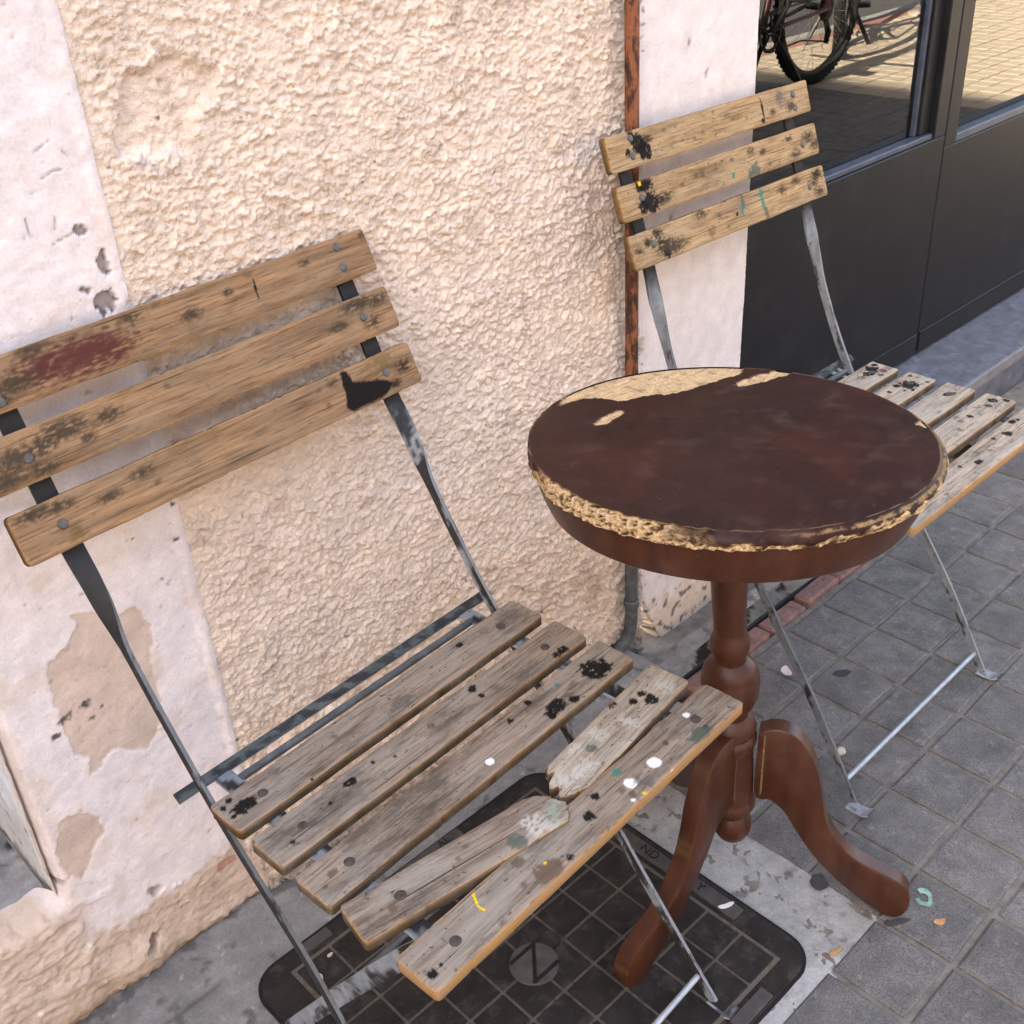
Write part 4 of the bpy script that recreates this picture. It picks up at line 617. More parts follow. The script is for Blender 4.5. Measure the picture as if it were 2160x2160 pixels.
def strip(name, path, wdir, w, th, colf, parent, seed, n_across=5):
    """flat steel strip swept along path (n,3); wdir (n,3) across its broad face"""
    path = np.asarray(path, float); n = len(path); T = np.gradient(path, axis=0); T /= np.linalg.norm(T, axis=1)[:, None]
    W = wdir-T*(wdir*T).sum(1)[:, None]; W /= np.linalg.norm(W, axis=1)[:, None]; Nn = np.cross(T, W); w_ = np.ones(n)*w if np.isscalar(w) else np.asarray(w)
    Vs = []; Cs = []; Fs = []; off = 0; s = np.r_[0, np.cumsum(np.linalg.norm(np.diff(path, axis=0), axis=1))]
    for fi, (A, B, sa, sb) in enumerate(((W, Nn, w_/2, np.ones(n)*th/2), (W, Nn, w_/2, -np.ones(n)*th/2), (Nn, W, np.ones(n)*th/2, w_/2), (Nn, W, np.ones(n)*th/2, -w_/2))):
        k = n_across if fi < 2 else 3; q = np.linspace(-1, 1, k); V = path[:, None]+A[:, None]*(sa[:, None]*q)[..., None]+B[:, None]*sb[:, None, None]
        Vs.append(V.reshape(-1, 3)); c = colf(np.repeat(s[:, None], k, 1), np.repeat(q[None]*(sa[:, None]), n, 0) if False else q[None]*sa[:, None], fi, V); Cs.append(c.reshape(-1, 3))
        F = gridf(n, k, off); flip = fi in (0, 3); Fs.append(F if not flip else F[:, ::-1]); off += n*k
    for e in (0, -1):
        V = np.array([path[e]+W[e]*w_[e]/2*a+Nn[e]*th/2*b for a, b in ((-1, -1), (1, -1), (1, 1), (-1, 1))]); Vs.append(V); Cs.append(np.full((4, 3), 0.06)); Fs.append(np.array([[off, off+1, off+2, off+3]])); off += 4
    me = new_mesh(name, np.concatenate(Vs), np.concatenate(Fs), True, 40); paint(me, np.concatenate(Cs)); return obj(name, me, MSTEEL, parent)
BLK = np.array((0.020, 0.019, 0.019)); GRY = np.array((0.30, 0.315, 0.335)); MIDG = np.array((0.12, 0.122, 0.125)); BLUE = np.array((0.36, 0.40, 0.44))
def steel_col(seed, light, dark, thr, dark_above=None, edge=None, sc=(0.045, 0.012)):
    edge = light*1.15 if edge is None else edge
    def f(s, q, fi, V):
        nz = fbm(s/sc[0]+(fi//2)*7, q/sc[1], seed+(fi//2)*13, 5, 0.6); n2 = fbm(s/0.008, q/0.006, seed+77+fi, 3)
        if fi > 1: m = sst(-0.55, -0.2, nz+0.3*n2); c = dark+(edge-dark)*m[..., None]
        else: m = sst(thr-0.10, thr+0.10, nz+0.12*n2); c = dark+(light-dark)*m[..., None]; c = c*(0.85+0.3*fbm(s/0.02, q/0.01, seed+31, 3))[..., None]
        if dark_above is not None:
            z = V[..., 2]; k = sst(dark_above-0.02, dark_above+0.015, z+0.015*nz)[..., None]; c = c*(1-k)+BLK*k
        r = sst(0.45, 0.6, fbm(s/0.012, q/0.006, seed+50+fi, 3))[..., None]; return c*(1-0.4*r)+0.4*r*np.array((0.10, 0.055, 0.035))
    return f
def bolt(parent, M, x, y, r=0.0048, h=0.0022, m=None):
    MB().lathe([(r, -0.001), (r, h*0.35), (r*0.85, h*0.8), (r*0.5, h), (0.0, h*1.02)], 14, M @ Matrix.Translation((x, y, 0)), False).build('bolt', m or MBOLT, parent, True)
def make_chair(label, pose, prof, uoff, roll, seatz, vs1, uc, v3, z3, lean, ub, seat_marks, seat_bolts, back_marks, back_bolts, polys, mats, seed, broken, k=1.0, thr=(0.55, 0.12), tone=1.0, eg=(0.5, 0.8)):
    ch = thing('folding_chair', label, 'chair', (pose[0], pose[1], 0), pose[2], 'slatted folding bistro chairs')
    U = Vector((math.cos(roll), 0, math.sin(roll))); Vv = Vector((0, 1, 0)); Nn = U.cross(Vv); ux = lambda z: np.interp(z, *uoff)
    wS = [k*q_ for q_ in (0.415, 0.416, 0.419, 0.421, 0.430)]; sm_ = lambda L_: [(m[0]*k, m[1]*k, m[2]*k)+tuple(m[3:]) for m in L_]
    for i in range(5):
        du = {0: 0.0, 1: 0.0, 2: 0.001, 3: 0.0, 4: 0.008}[i] if broken else 0.0; c = Vector((uc+du, vs1-i*0.0635*k, seatz))+U*0+Vector((0, 0, math.sin(roll)*(uc)))
        yaw = (random.uniform(-.004, .004)); M = frame(U, Vv, Nn, c) @ Matrix.Rotation(yaw, 4, 'Z'); mk = [(m[0]-du,)+tuple(m[1:]) for m in sm_(seat_marks[i])]
        if broken and i == 3:
            # snapped in two: left half swung forward onto the front slat, right half still bolted
            base = frame(U, Vv, Nn, c)
            def piece(cx, cy, th_, tilt, dz):
                Mp = base @ Matrix.Translation((cx, cy, dz)) @ Matrix.Rotation(th_, 4, 'Z') @ Matrix.Rotation(tilt, 4, 'Y'); ct, st_ = math.cos(-th_), math.sin(-th_)
                return Mp, [((m[0]-cx)*ct-(m[1]-cy)*st_, (m[0]-cx)*st_+(m[1]-cy)*ct)+tuple(m[2:]) for m in mk]
            Ml, mkl = piece(-0.103, -0.012, -0.2138, -0.020, 0.0025); Ll = 0.215
            jr = np.random.default_rng(5); jt = np.linspace(-0.023, 0.023, 31); jag = (jt, np.interp(jt, np.linspace(-0.023, 0.023, 9), (-0.010, -0.003, 0.000, 0.002, 0.000, -0.002, -0.006, -0.012, -0.024))+jr.uniform(-0.006, 0.003, 31)*(jr.random(31) > 0.4))
            o = slat('broken_slat', Ll, 0.0455, 0.0125, [m for m in mkl if m[0] < Ll/2+0.02], seed+i*31, mats[1], ch, Ml, rend=jag, side_tan=0.6)
            o['label'] = 'left half of the snapped seat slat, swung forward'; lo_ = o
            Mr, mkr = piece(0.1155, -0.0098, 0.083, 0.0, 0.0); Lr = 0.200
            jt2 = np.linspace(-0.0235, 0.0235, 31); jag2 = (jt2, np.interp(jt2, np.linspace(-0.0235, 0.0235, 11), (0.016, 0.006, -0.002, -0.008, -0.006, 0.002, -0.005, 0.001, 0.014, 0.010, 0.013))+jr.uniform(-0.002, 0.006, 31)*(jr.random(31) > 0.4))
            o = slat('broken_slat', Lr, 0.0475, 0.0125, [m for m in mkr if m[0] > -Lr/2-0.02], seed+i*31+5, CSEAT2, ch, Mr, lend=jag2, side_tan=0.6)
            o['label'] = 'bleached right half of the snapped seat slat'
            bq = [m for m in piece(-0.103, -0.012, -0.2138, 0, 0)[1]] and ((-0.1626+0.103)*math.cos(0.2138)-(0.001+0.012)*math.sin(0.2138), (-0.1626+0.103)*math.sin(0.2138)+(0.001+0.012)*math.cos(0.2138)); bolt(lo_, Matrix(), bq[0], bq[1], 0.0055, 0.0012, MBOLTS)
            continue
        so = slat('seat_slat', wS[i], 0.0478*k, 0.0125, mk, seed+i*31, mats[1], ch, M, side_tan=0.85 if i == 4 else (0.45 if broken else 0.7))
        for bx, by, br, _ in sm_(seat_bolts[i]): bolt(so, Matrix(), bx-du, by, 0.0052, 0.0012, MBOLTS)
    w = Vector((0, math.sin(lean), math.cos(lean))); nb = U.cross(w).normalized(); w = nb.cross(U)
    for i in range(3):
        c = Vector((ub, v3, z3))+w*((2-i)*0.0652*k)+Vector((0, 0, math.sin(roll)*ub)); M = frame(U, w, nb, c)
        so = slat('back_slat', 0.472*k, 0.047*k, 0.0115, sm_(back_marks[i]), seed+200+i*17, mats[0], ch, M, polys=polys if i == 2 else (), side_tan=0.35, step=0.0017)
        for bx, by, br, _ in sm_(back_bolts[i]): bolt(so, Matrix(), bx, by, 0.0048)
    # uprights that run down to the front feet, twisted below the back slats
    zt = z3-0.055
    for sgn in (-1, 1):
        top = [(v3+0.0145+math.sin(lean)*a, z3-0.006+math.cos(lean)*a) for a in (0.150*k, 0.09*k, 0.03, -0.022)]
        vz = smooth_path(top+prof, 300); zz = vz[:, 1]; u = sgn*np.interp(zz, (0, 0.45, 0.7), (0.1925, 0.1935*(0.4+0.6*k), 0.1945*k))+ux(zz); P_ = np.stack([u, vz[:, 0], zz+math.sin(roll)*u], 1)
        tw = sst(zt+0.02, zt-0.075, zz)*math.pi/2; T = np.gradient(P_, axis=0); T /= np.linalg.norm(T, axis=1)[:, None]; Ux = np.tile((1., 0, 0), (300, 1)); Wp = np.cross(T, Ux)
        wd = Ux*np.cos(tw)[:, None]+Wp*np.sin(tw)[:, None]*(1 if sgn > 0 else 1); wid = 0.0205-0.0080*sst(zt+0.03, zt-0.10, zz)
        strip('upright', P_, wd, wid, 0.0042, steel_col(seed+300+sgn, GRY*tone, BLK*1.8, thr[0 if sgn < 0 else 1], zt+0.012, GRY*(eg[0] if sgn < 0 else eg[1])), ch, seed)
        e = P_[-1]; ft = smooth_path([(e[0], e[1]+0.006, 0.0022), (e[0], e[1]-0.010, 0.0018), (e[0], e[1]-0.020, 0.0035), (e[0], e[1]-0.028, 0.009)], 30)
        strip('foot_tab', ft, np.tile((1., 0, 0), (30, 1)), 0.019, 0.0026, steel_col(seed+330, GRY*1.2, MIDG, -0.2), ch, seed)
        # seat rail and short leg that pivots on it
        ru = sgn*0.168*k+uc; r0 = seatz-0.0125-0.0025+math.sin(roll)*ru
        strip('seat_rail', np.stack([np.full(90, ru), np.linspace(0.030+0.02*(1 if broken else 1), vs1+0.074, 90), np.full(90, r0)], 1), np.tile((1., 0, 0), (90, 1)), 0.018, 0.004, steel_col(seed+340+sgn, BLUE*0.8, BLK*1.5, 0.0), ch, seed)
        lp = smooth_path([(ru-sgn*0.004, 0.088, seatz-0.03), (ru-sgn*0.004, 0.128, 0.355), (ru-sgn*0.006-ux(0.43)*0.35, 0.237, 0.208), (ru-sgn*0.008-ux(0.43)*0.8, 0.385, 0.002)], 140)
        T = np.gradient(lp, axis=0); T /= np.linalg.norm(T, axis=1)[:, None]
        strip('short_leg', lp, np.cross(T, np.tile((1., 0, 0), (140, 1))), 0.0195, 0.004, steel_col(seed+350+sgn, BLUE*0.9, BLK*1.4, -0.16, sc=(0.09, 0.035)), ch, seed)
        MB().tube([(ru-sgn*0.012, 0.095, seatz-0.045), (ru+sgn*0.012, 0.095, seatz-0.045)], 0.004, 10).build('pivot', MBOLT, ch, True)
    nb_ = 160; yb = vs1+0.067; zb = seatz-0.012
    strip('stop_bar', np.stack([np.linspace(-0.216, 0.214, nb_)+uc*0.9, np.full(nb_, yb), np.full(nb_, zb)+math.sin(roll)*np.linspace(-0.216, 0.214, nb_)], 1), np.tile((0., 0.83, 0.55), (nb_, 1)), 0.0110, 0.0045, steel_col(seed+360, np.array((0.095, 0.11, 0.105)), BLK*1.7, 0.05, sc=(0.02, 0.007), edge=np.array((0.22, 0.24, 0.23))), ch, seed)
    zr = seatz-0.0135; MB().tube([(-0.160+uc, vs1+0.0445, zr), (0.160+uc, vs1+0.0445, zr)], 0.0042, 10).build('rear_rod', MPIPE, ch, True)
    vr = float(np.interp(0.034, [p[1] for p in prof[::-1]], [p[0] for p in prof[::-1]]))
    MB().tube([(-0.193+ux(.034), vr, 0.034+math.sin(roll)*-0.19), (0.193+ux(.034), vr, 0.034+math.sin(roll)*0.19)], 0.0036, 12).build('foot_rod', m_plain('bright_rod', (0.42, 0.45, 0.48), 0.35, 0.2, 60, 0.5, metal=0.3, bump=0.1), ch, True)
    MB().tube([(-0.164+uc*0.35, 0.300, 0.120), (0.164+uc*0.35, 0.300, 0.120)], 0.0036, 10).build('leg_rod', MPIPE, ch, True)
    return ch
make_chair('folding chair at the front with a snapped seat slat, close against the stucco wall', (0.5161, 0.4414, 0.0579),
           [(0.462, 0.615), (0.428, 0.548), (0.345, 0.422), (0.235, 0.290), (0.170, 0.190), (0.095, 0.090), (0.030, 0.006)], ([0, 1], [0, 0]), 0.0, 0.4323, 0.3153, 0.007, 0.4838, 0.6847, 0.4304, -0.0036,
           SEAT1, BOLTS1, BACK1, BB1, [(POLY1, PAL['k'])], (CBACK, CSEAT), 1000, True)
make_chair('farther folding chair with whole seat slats, half hidden behind the round table', (1.2765, 0.5063, 0.0153),
           [(0.402, 0.640), (0.370, 0.548), (0.318, 0.440), (0.235, 0.318), (0.162, 0.213), (0.101, 0.127), (0.028, 0.006)], ([0, 0.46, 0.714, 0.85], [0, 0.0154, 0.0131, 0.013]), -0.0183, 0.4622, 0.2644, 0.0154, 0.4089, 0.7141, 0.3363, 0.0131,
           SEAT2, {i: [(-0.1655, 0.0, 0.005, 'o'), (0.168, 0.0, 0.005, 'o')] for i in range(5)}, BACK2, BB2, (), (CBACK2, CSEAT2), 3000, False, 0.9411, (-0.25, -0.25), 0.8)

# ------------------------------------------------------------------ round side table
TB = Vector((0.866, 0.573, 0)); TT = Vector((0.838, 0.595, 0.64)); tn = Vector((0.064, 0.041, 1)).normalized(); tc = Vector((0.838, 0.595, 0.658))
def m_table():
    m, nt, b = mat('mahogany_veneer'); n = N(nt); a = n.attr(); co = n.coord(rnd=False, scale=(1, 1, 1))
    f = n.noise(co, 7, 5, 0.6, 0.5); col = n.ramp(f, [(0.3, (0.020, 0.0080, 0.0062)), (0.55, (0.036, 0.0115, 0.0080)), (0.75, (0.062, 0.0175, 0.0105))])
    g = n.noise(n.coord(rnd=False, scale=(14, 300, 50)), 1.0, 3, 0.5); col = n.mix(1.0, col, n.ramp(g, [(0.3, 0.86), (0.7, 1.1)]), 'MULTIPLY')
    s = n.noise(co, 260, 2, 0.5); col = n.mix(n.ramp(s, [(0.735, 0.0), (0.76, 0.5)]), col, (0.30, 0.22, 0.17))
    d = n.noise(co, 20, 5, 0.7); rg = n.ramp(d, [(0.3, 0.36), (0.7, 0.58)])
    col = n.mix(n.ramp(d, [(0.52, 0.0), (0.75, 0.14)]), col, (0.25, 0.18, 0.15)); scr = n.noise(n.coord(rnd=False, scale=(26, 420, 60)), 1.0, 2, 0.5); col = n.mix(n.ramp(scr, [(0.74, 0.0), (0.77, 0.35)]), col, (0.22, 0.14, 0.10))
    chip = n.noise(n.coord(rnd=False, scale=(1, 1, 1)), 420, 3, 0.65); cc = n.mix(1.0, a.outputs['Color'], n.ramp(chip, [(0.3, 0.55), (0.5, 1.0), (0.72, 1.25)]), 'MULTIPLY')
    col = n.mix(a.outputs['Alpha'], col, cc); n.link(col, b.inputs['Base Color']); setp(b, 0.45, 0.13)
    rr = n.mix(a.outputs['Alpha'], rg, (0.9, 0.9, 0.9)); n.link(rr, b.inputs['Roughness']); n.bump(chip, 0.12, 0.0006, b); return m
MT = m_table()
def m_stain(worn=False):
    m, nt, b = mat('red_brown_stained_wood'); n = N(nt); co = n.coord(rnd=False); g = n.noise(n.coord(rnd=False, scale=(60, 60, 6)), 1.0, 4, 0.6)
    col = n.ramp(g, [(0.3, (0.045, 0.0140, 0.0072)), (0.55, (0.070, 0.0220, 0.0105)), (0.78, (0.092, 0.030, 0.0140))]); s = n.noise(co, 130, 4, 0.6); col = n.mix(n.ramp(s, [(0.64, 0.0), (0.72, 0.5)]), col, (0.02, 0.008, 0.006)); sc_ = n.noise(n.coord(rnd=False, scale=(50, 50, 260)), 1.0, 4, 0.7); col = n.mix(n.ramp(sc_, [(0.68, 0.0), (0.74, 0.35)]), col, (0.22, 0.12, 0.06)); du_ = n.noise(co, 22, 5, 0.7); col = n.mix(n.ramp(du_, [(0.5, 0.0), (0.75, 0.12)]), col, (0.25, 0.20, 0.16))
    
    if worn: a = n.attr(); col = n.mix(a.outputs['Alpha'], col, a.outputs['Color'])
    n.link(col, b.inputs['Base Color']); setp(b, 0.40, 0.3, coat=0.08); b.inputs['Coat Roughness'].default_value = 0.3; n.bump(s, 0.08, 0.0008, b); return m
MS = m_stain(); MSW = m_stain(True)
table = thing('side_table', 'small round mahogany pedestal table with peeling veneer top and chipped rim', 'table', (TB.x, TB.y, 0))
e1 = (Vector((1, 0, 0))-tn*tn.x).normalized(); e2 = tn.cross(e1); MTop = frame(e1, e2, tn, tc-TB)
CHIP = np.array((0.42, 0.265, 0.125)); CHIPL = np.array((0.56, 0.385, 0.215)); CHIPD = np.array((0.17, 0.085, 0.035))
NT, NR = 720, 110; th = np.linspace(0, 2*np.pi, NT, endpoint=False); RT = 0.2005
gone = sst(150, 165, np.degrees(th))*sst(243, 226, np.degrees(th)+6*fbm(th*6, th*0, 401, 3)); back_gone = 1-sst(20, 60, np.degrees(th))*0-0
nib = 0.0022*np.clip(fbm(np.cos(th)*14, np.sin(th)*14, 403, 4), -0.2, 1)*(sst(60, 110, np.degrees(th))*sst(250, 235, np.degrees(th)))+0.0022*gone*(0.6+fbm(np.cos(th)*30, np.sin(th)*30, 405, 3))
RTop = RT-nib
rr = np.linspace(0, 1, NR)**0.9; Rg = rr[:, None]*RTop[None]; X = Rg*np.cos(th); Y = Rg*np.sin(th); Zt = np.zeros_like(X); col = np.zeros(X.shape+(4,)); nz = fbm(X/0.008, Y/0.008, 411, 3)
for key in ('crescent', 'sliver2', 'sliver3', 'rchip'):
    s = sdf(X, Y, T[key])+0.0022*nz+0.002*fbm(X/0.03, Y/0.006, 412, 3); m = sst(0.0004, -0.0004, s); Zt -= 0.0018*m; cc = CHIPL*(1+0.32*fbm(X/0.03, Y/0.005, 413, 4)[..., None])*(1-0.35*sst(0.2, 0.5, fbm(X/0.012, Y/0.009, 414, 3))[..., None]); dk = sst(-0.0022, 0.0004, s)*m
    cc = cc*(1-0.45*dk[..., None]*sst(-0.1, 0.3, nz)[..., None]); col[..., :3] = col[..., :3]*(1-m[..., None])+cc*m[..., None]; col[..., 3] = np.maximum(col[..., 3], m)
rim_e = RTop[None]-Rg; m = sst(0.0016, 0.0003, rim_e+0.0010*nz)*sst(-0.25, 0.2, fbm(np.cos(th)*9, np.sin(th)*9, 417, 3)+0.15)[None]*0.75; col[..., :3] = np.where((col[..., 3] > 0.5)[..., None], col[..., :3], CHIP*0.8); col[..., 3] = np.maximum(col[..., 3], m)
V = np.stack([X, Y, Zt], -1).reshape(-1, 3); i = np.arange(NR-1)[:, None]; j = np.arange(NT)[None]; F = np.stack([i*NT+j, (i+1)*NT+j, (i+1)*NT+(j+1) % NT, i*NT+(j+1) % NT], -1).reshape(-1, 4)
me = new_mesh('table_top', V, F, True); paint(me, col.reshape(-1, 4)); obj('table_top', me, MT, table, MTop)
# moulded, chipped rim
prof = smooth_path([(0.0, 0.0), (0.0014, -0.0016), (0.0046, -0.0030), (0.0072, -0.0058), (0.0082, -0.0092), (0.0072, -0.0130), (0.0050, -0.0165), (-0.006, -0.0185)], 40)
NT2 = 1800; th = np.linspace(0, 2*np.pi, NT2, endpoint=False); dg = np.degrees(th); K = len(prof); q = np.linspace(0, 1, K)
TH, Q = np.meshgrid(th, q, indexing='xy'); DG = np.degrees(TH); arc = TH*RT
skew = Q*3.0+arc/0.05; nA = fbm(arc/0.020, skew, 421, 4, 0.6); nB = 0.55-2.2*np.abs(fbm(arc/0.011, Q*5.5+arc/0.03+0.4*nA, 423, 3, 0.55)); nD = pn(arc/0.0035, Q*12, 424); nC = pn(arc/0.03, Q*1.5, 425)
thq = 0.44-0.12*sst(240, 262, DG); lowc = sst(thq-0.05, thq+0.06, Q+0.18*nA+0.10*nC)*sst(135, 160, DG)*sst(352, 335, DG)*(1-sst(0.93, 0.99, Q)*0.3)
islands = sst(0.28, 0.42, fbm(arc/0.030, Q*1.3+3, 427, 3))*sst(195, 215, DG)*sst(262, 240, DG); upc = sst(150, 160, DG)*sst(214, 196, DG+12*nC+8*nA)
chip = np.clip(np.maximum(lowc, upc*sst(-0.05, 0.1, Q))*(1-0.9*islands), 0, 1); frag = sst(0.35, 0.55, fbm(arc/0.02, Q*2+9, 429, 3))*0.9*sst(246, 330, DG); chip = np.maximum(chip, frag*sst(0.25, 0.5, Q)*sst(350, 330, DG))
lipgap = sst(165, 155, DG)*sst(95, 110, DG)
R_ = np.interp(TH, np.linspace(0, 2*np.pi, NT, endpoint=False), RTop, period=2*np.pi)+prof[:, 0][:, None]*(1-0.95*lipgap); ZZ = np.repeat(prof[:, 1][:, None], NT2, 1)
R_ += chip*(-0.0026+0.0034*nA+0.0026*np.clip(nB, -0.8, 0.6)+0.0007*nD); R_ += gone_i*0 if False else 0; ZZ += chip*0.0014*nB
R_ += 0.004*sst(150, 168, DG)*sst(238, 215, DG)*sst(0.45, 0.7, Q)
R_[0] = np.interp(th, np.linspace(0, 2*np.pi, NT, endpoint=False), RTop, period=2*np.pi); ZZ[0] = 0
cmix = np.clip(0.62+0.9*nB+0.35*nA+0.35*nD, 0, 1)[..., None]; cc = CHIPD*0.45*(1-cmix)+CHIPL*cmix; col = np.zeros(R_.shape+(4,)); col[..., :3] = cc; col[..., 3] = np.clip(chip*1.15, 0, 1)
wl = sst(0.10, 0.03, np.abs(Q-0.16+0.05*nC))*sst(-0.2, 0.2, nA+0.1)*sst(225, 245, DG)*0.8; col[..., :3] = np.where((chip < 0.3)[..., None], CHIP*0.75, col[..., :3]); col[..., 3] = np.maximum(col[..., 3], wl)
V = np.stack([R_*np.cos(TH), R_*np.sin(TH), ZZ], -1).reshape(-1, 3); i = np.arange(K-1)[:, None]; j = np.arange(NT2)[None]; F = np.stack([i*NT2+j, (i+1)*NT2+j, (i+1)*NT2+(j+1) % NT2, i*NT2+(j+1) % NT2], -1).reshape(-1, 4)
me = new_mesh('chipped_rim', V, F, True); paint(me, col.reshape(-1, 4)); obj('chipped_rim', me, MT, table, MTop)
MB().lathe([(0.1955, -0.0165), (0.1955, -0.0215), (0.1945, -0.029), (0.1905, -0.043), (0.1845, -0.0570), (0.1830, -0.0605), (0.1810, -0.0615), (0.175, -0.0610), (0.03, -0.0600)], 160, None, False).build('apron', MS, table, True, 30, MTop)
# turned column
axv = (TT-TB).normalized(); Mcol = axv.to_track_quat('Z', 'Y').to_matrix().to_4x4()
cp = [(0.0, 0.086), (0.010, 0.087), (0.018, 0.094), (0.0235, 0.106), (0.0242, 0.116), (0.0215, 0.126), (0.0180, 0.132), (0.0200, 0.137), (0.0270, 0.146), (0.0290, 0.153), (0.0275, 0.158), (0.0258, 0.161), (0.0262, 0.200), (0.0262, 0.240), (0.0275, 0.247), (0.0300, 0.254), (0.0300, 0.262), (0.0270, 0.266), (0.0285, 0.270), (0.0300, 0.276), (0.0270, 0.286), (0.0205, 0.294), (0.0215, 0.302), (0.0280, 0.312), (0.0325, 0.326), (0.0338, 0.342), (0.0330, 0.352), (0.0308, 0.358), (0.0310, 0.360), (0.0270, 0.368), (0.0185, 0.375), (0.0180, 0.379), (0.0215, 0.388), (0.0232, 0.397), (0.0215, 0.406), (0.0188, 0.412), (0.0180, 0.418), (0.0190, 0.450), (0.0212, 0.520), (0.0230, 0.600), (0.0240, 0.612)]
MB().lathe(cp, 64, Mcol, False).build('column', MS, table, True, 40)
LO = [(0.019, 0.272), (0.037, 0.280), (0.055, 0.277), (0.072, 0.262), (0.086, 0.233), (0.095, 0.200), (0.100, 0.170), (0.110, 0.136), (0.129, 0.105), (0.153, 0.086), (0.183, 0.072), (0.204, 0.060), (0.214, 0.042), (0.214, 0.020), (0.206, 0.004), (0.192, 0.001), (0.172, 0.012), (0.141, 0.036), (0.109, 0.068), (0.088, 0.096), (0.070, 0.126), (0.055, 0.152), (0.038, 0.167), (0.019, 0.174)]
LOs = smooth_path(LO+[LO[0]], 110)[:-1]
for fx, fy, sc in ((0.972, 0.390, 1.0), (0.654, 0.572, 1.03), (0.972, 0.756, 1.0)):
    d = Vector((fx-TB.x, fy-TB.y, 0)).normalized(); s = Vector((-d.y, d.x, 0)); b_ = MB(); n_ = len(LOs); rows = []
    cen = LOs.mean(0); tg = np.roll(LOs, -1, 0)-np.roll(LOs, 1, 0); nm = np.stack([tg[:, 1], -tg[:, 0]], 1); nm /= np.linalg.norm(nm, axis=1)[:, None]; sg = np.sign(((LOs[20]-LOs[95])*nm[20]).sum()); nm *= sg
    for t, ins in ((-0.0115, 0.0022), (-0.0098, 0.0), (0.0098, 0.0), (0.0115, 0.0022)):
        rows.append([tuple(d*((a-nx_*ins)*sc)+s*t+Vector((0, 0, max(0.0005, b-nz_*ins)))) for (a, b), (nx_, nz_) in zip(LOs, nm)])
    V = [v for r in rows for v in r]; F = [tuple(range(n_))[::-1], tuple(range(3*n_, 4*n_))]+[(k*n_+i, k*n_+(i+1) % n_, (k+1)*n_+(i+1) % n_, (k+1)*n_+i) for k in range(3) for i in range(n_)]
    b_.add(V, F); me = b_.mesh('leg', True, 45); c = np.zeros((4*n_, 4)); wn = np.array([pn(a*60, b*60, 431) for a, b in LOs]); c[:, :3] = CHIP*0.6; c[n_:3*n_, 3] = np.tile(sst(0.3, 0.6, wn)*0.22, 2); paint(me, c); obj('leg', me, MSW, table)
    # pale glue line where the leg meets the column
    MB().box((-0.0012, -0.0122, 0.176), (0.0012, 0.0122, 0.270), 0.0, frame(d, s, Vector((0, 0, 1)), d*0.0262)).build('glue_line', m_plain('old_glue', (0.15, 0.09, 0.042), 0.8, 0.5, 120), table)

# ------------------------------------------------------------------ street things that the shop window mirrors
MTYRE = m_plain('tyre_rubber', (0.018, 0.018, 0.018), 0.8, 0.2, 80); MBLKM = m_plain('black_metal', (0.015, 0.015, 0.016), 0.35, 0.2); MREDP = m_plain('red_frame_paint', (0.35, 0.015, 0.02), 0.3, 0.1, coat=0.5); MALU = m_plain('alloy', (0.45, 0.45, 0.46), 0.3, 0.1, metal=0.8, bump=0)
def wheel(parent, x, rz, y=0.0):
    M = Matrix.Translation((x, y, 0.345)) @ Matrix.Rotation(rz, 4, 'Z') @ Matrix.Rotation(math.pi/2, 4, 'X')
    ring = lambda R, r, n=72, m=10: [((R+r*math.cos(2*math.pi*j/m)), r*math.sin(2*math.pi*j/m)) for j in range(m+1)]
    t = MB(); t.lathe(ring(0.318, 0.025), 72, M, False)
    for k in range(72):
        for s in (-0.014, 0.0, 0.014):
            a = 2*math.pi*(k+(0.5 if s else 0))/72; Mk = M @ Matrix.Rotation(a, 4, 'Z') @ Matrix.Translation((0.342-abs(s)*0.35, 0, s)); t.box((-0.004, -0.007, -0.0045), (0.005, 0.007, 0.0045), 0, Mk)
    w = bpy.data.objects.new('wheel', None); COL.objects.link(w); w.parent = parent; parent = w; t.build('tyre', MTYRE, w, False); MB().lathe([(0.285, -0.012), (0.297, -0.013), (0.299, 0.0), (0.297, 0.013), (0.285, 0.012), (0.282, 0.0), (0.285, -0.012)], 60, M, False).build('rim', MBLKM, parent, True)
    s = MB()
    for k in range(32):
        a = 2*math.pi*k/32; b = a+(0.5 if k % 4 < 2 else -0.5); zz = 0.03 if k % 2 else -0.03
        s.tube([tuple(M @ Vector((0.02*math.cos(b), 0.02*math.sin(b), zz))), tuple(M @ Vector((0.286*math.cos(a), 0.286*math.sin(a), 0)))], 0.0011, 4)
    s.build('spokes', MALU, parent); MB().tube([tuple(M @ Vector((0, 0, -0.055))), tuple(M @ Vector((0, 0, 0.055)))], 0.017, 12).build('hub', MBLKM, parent, True)
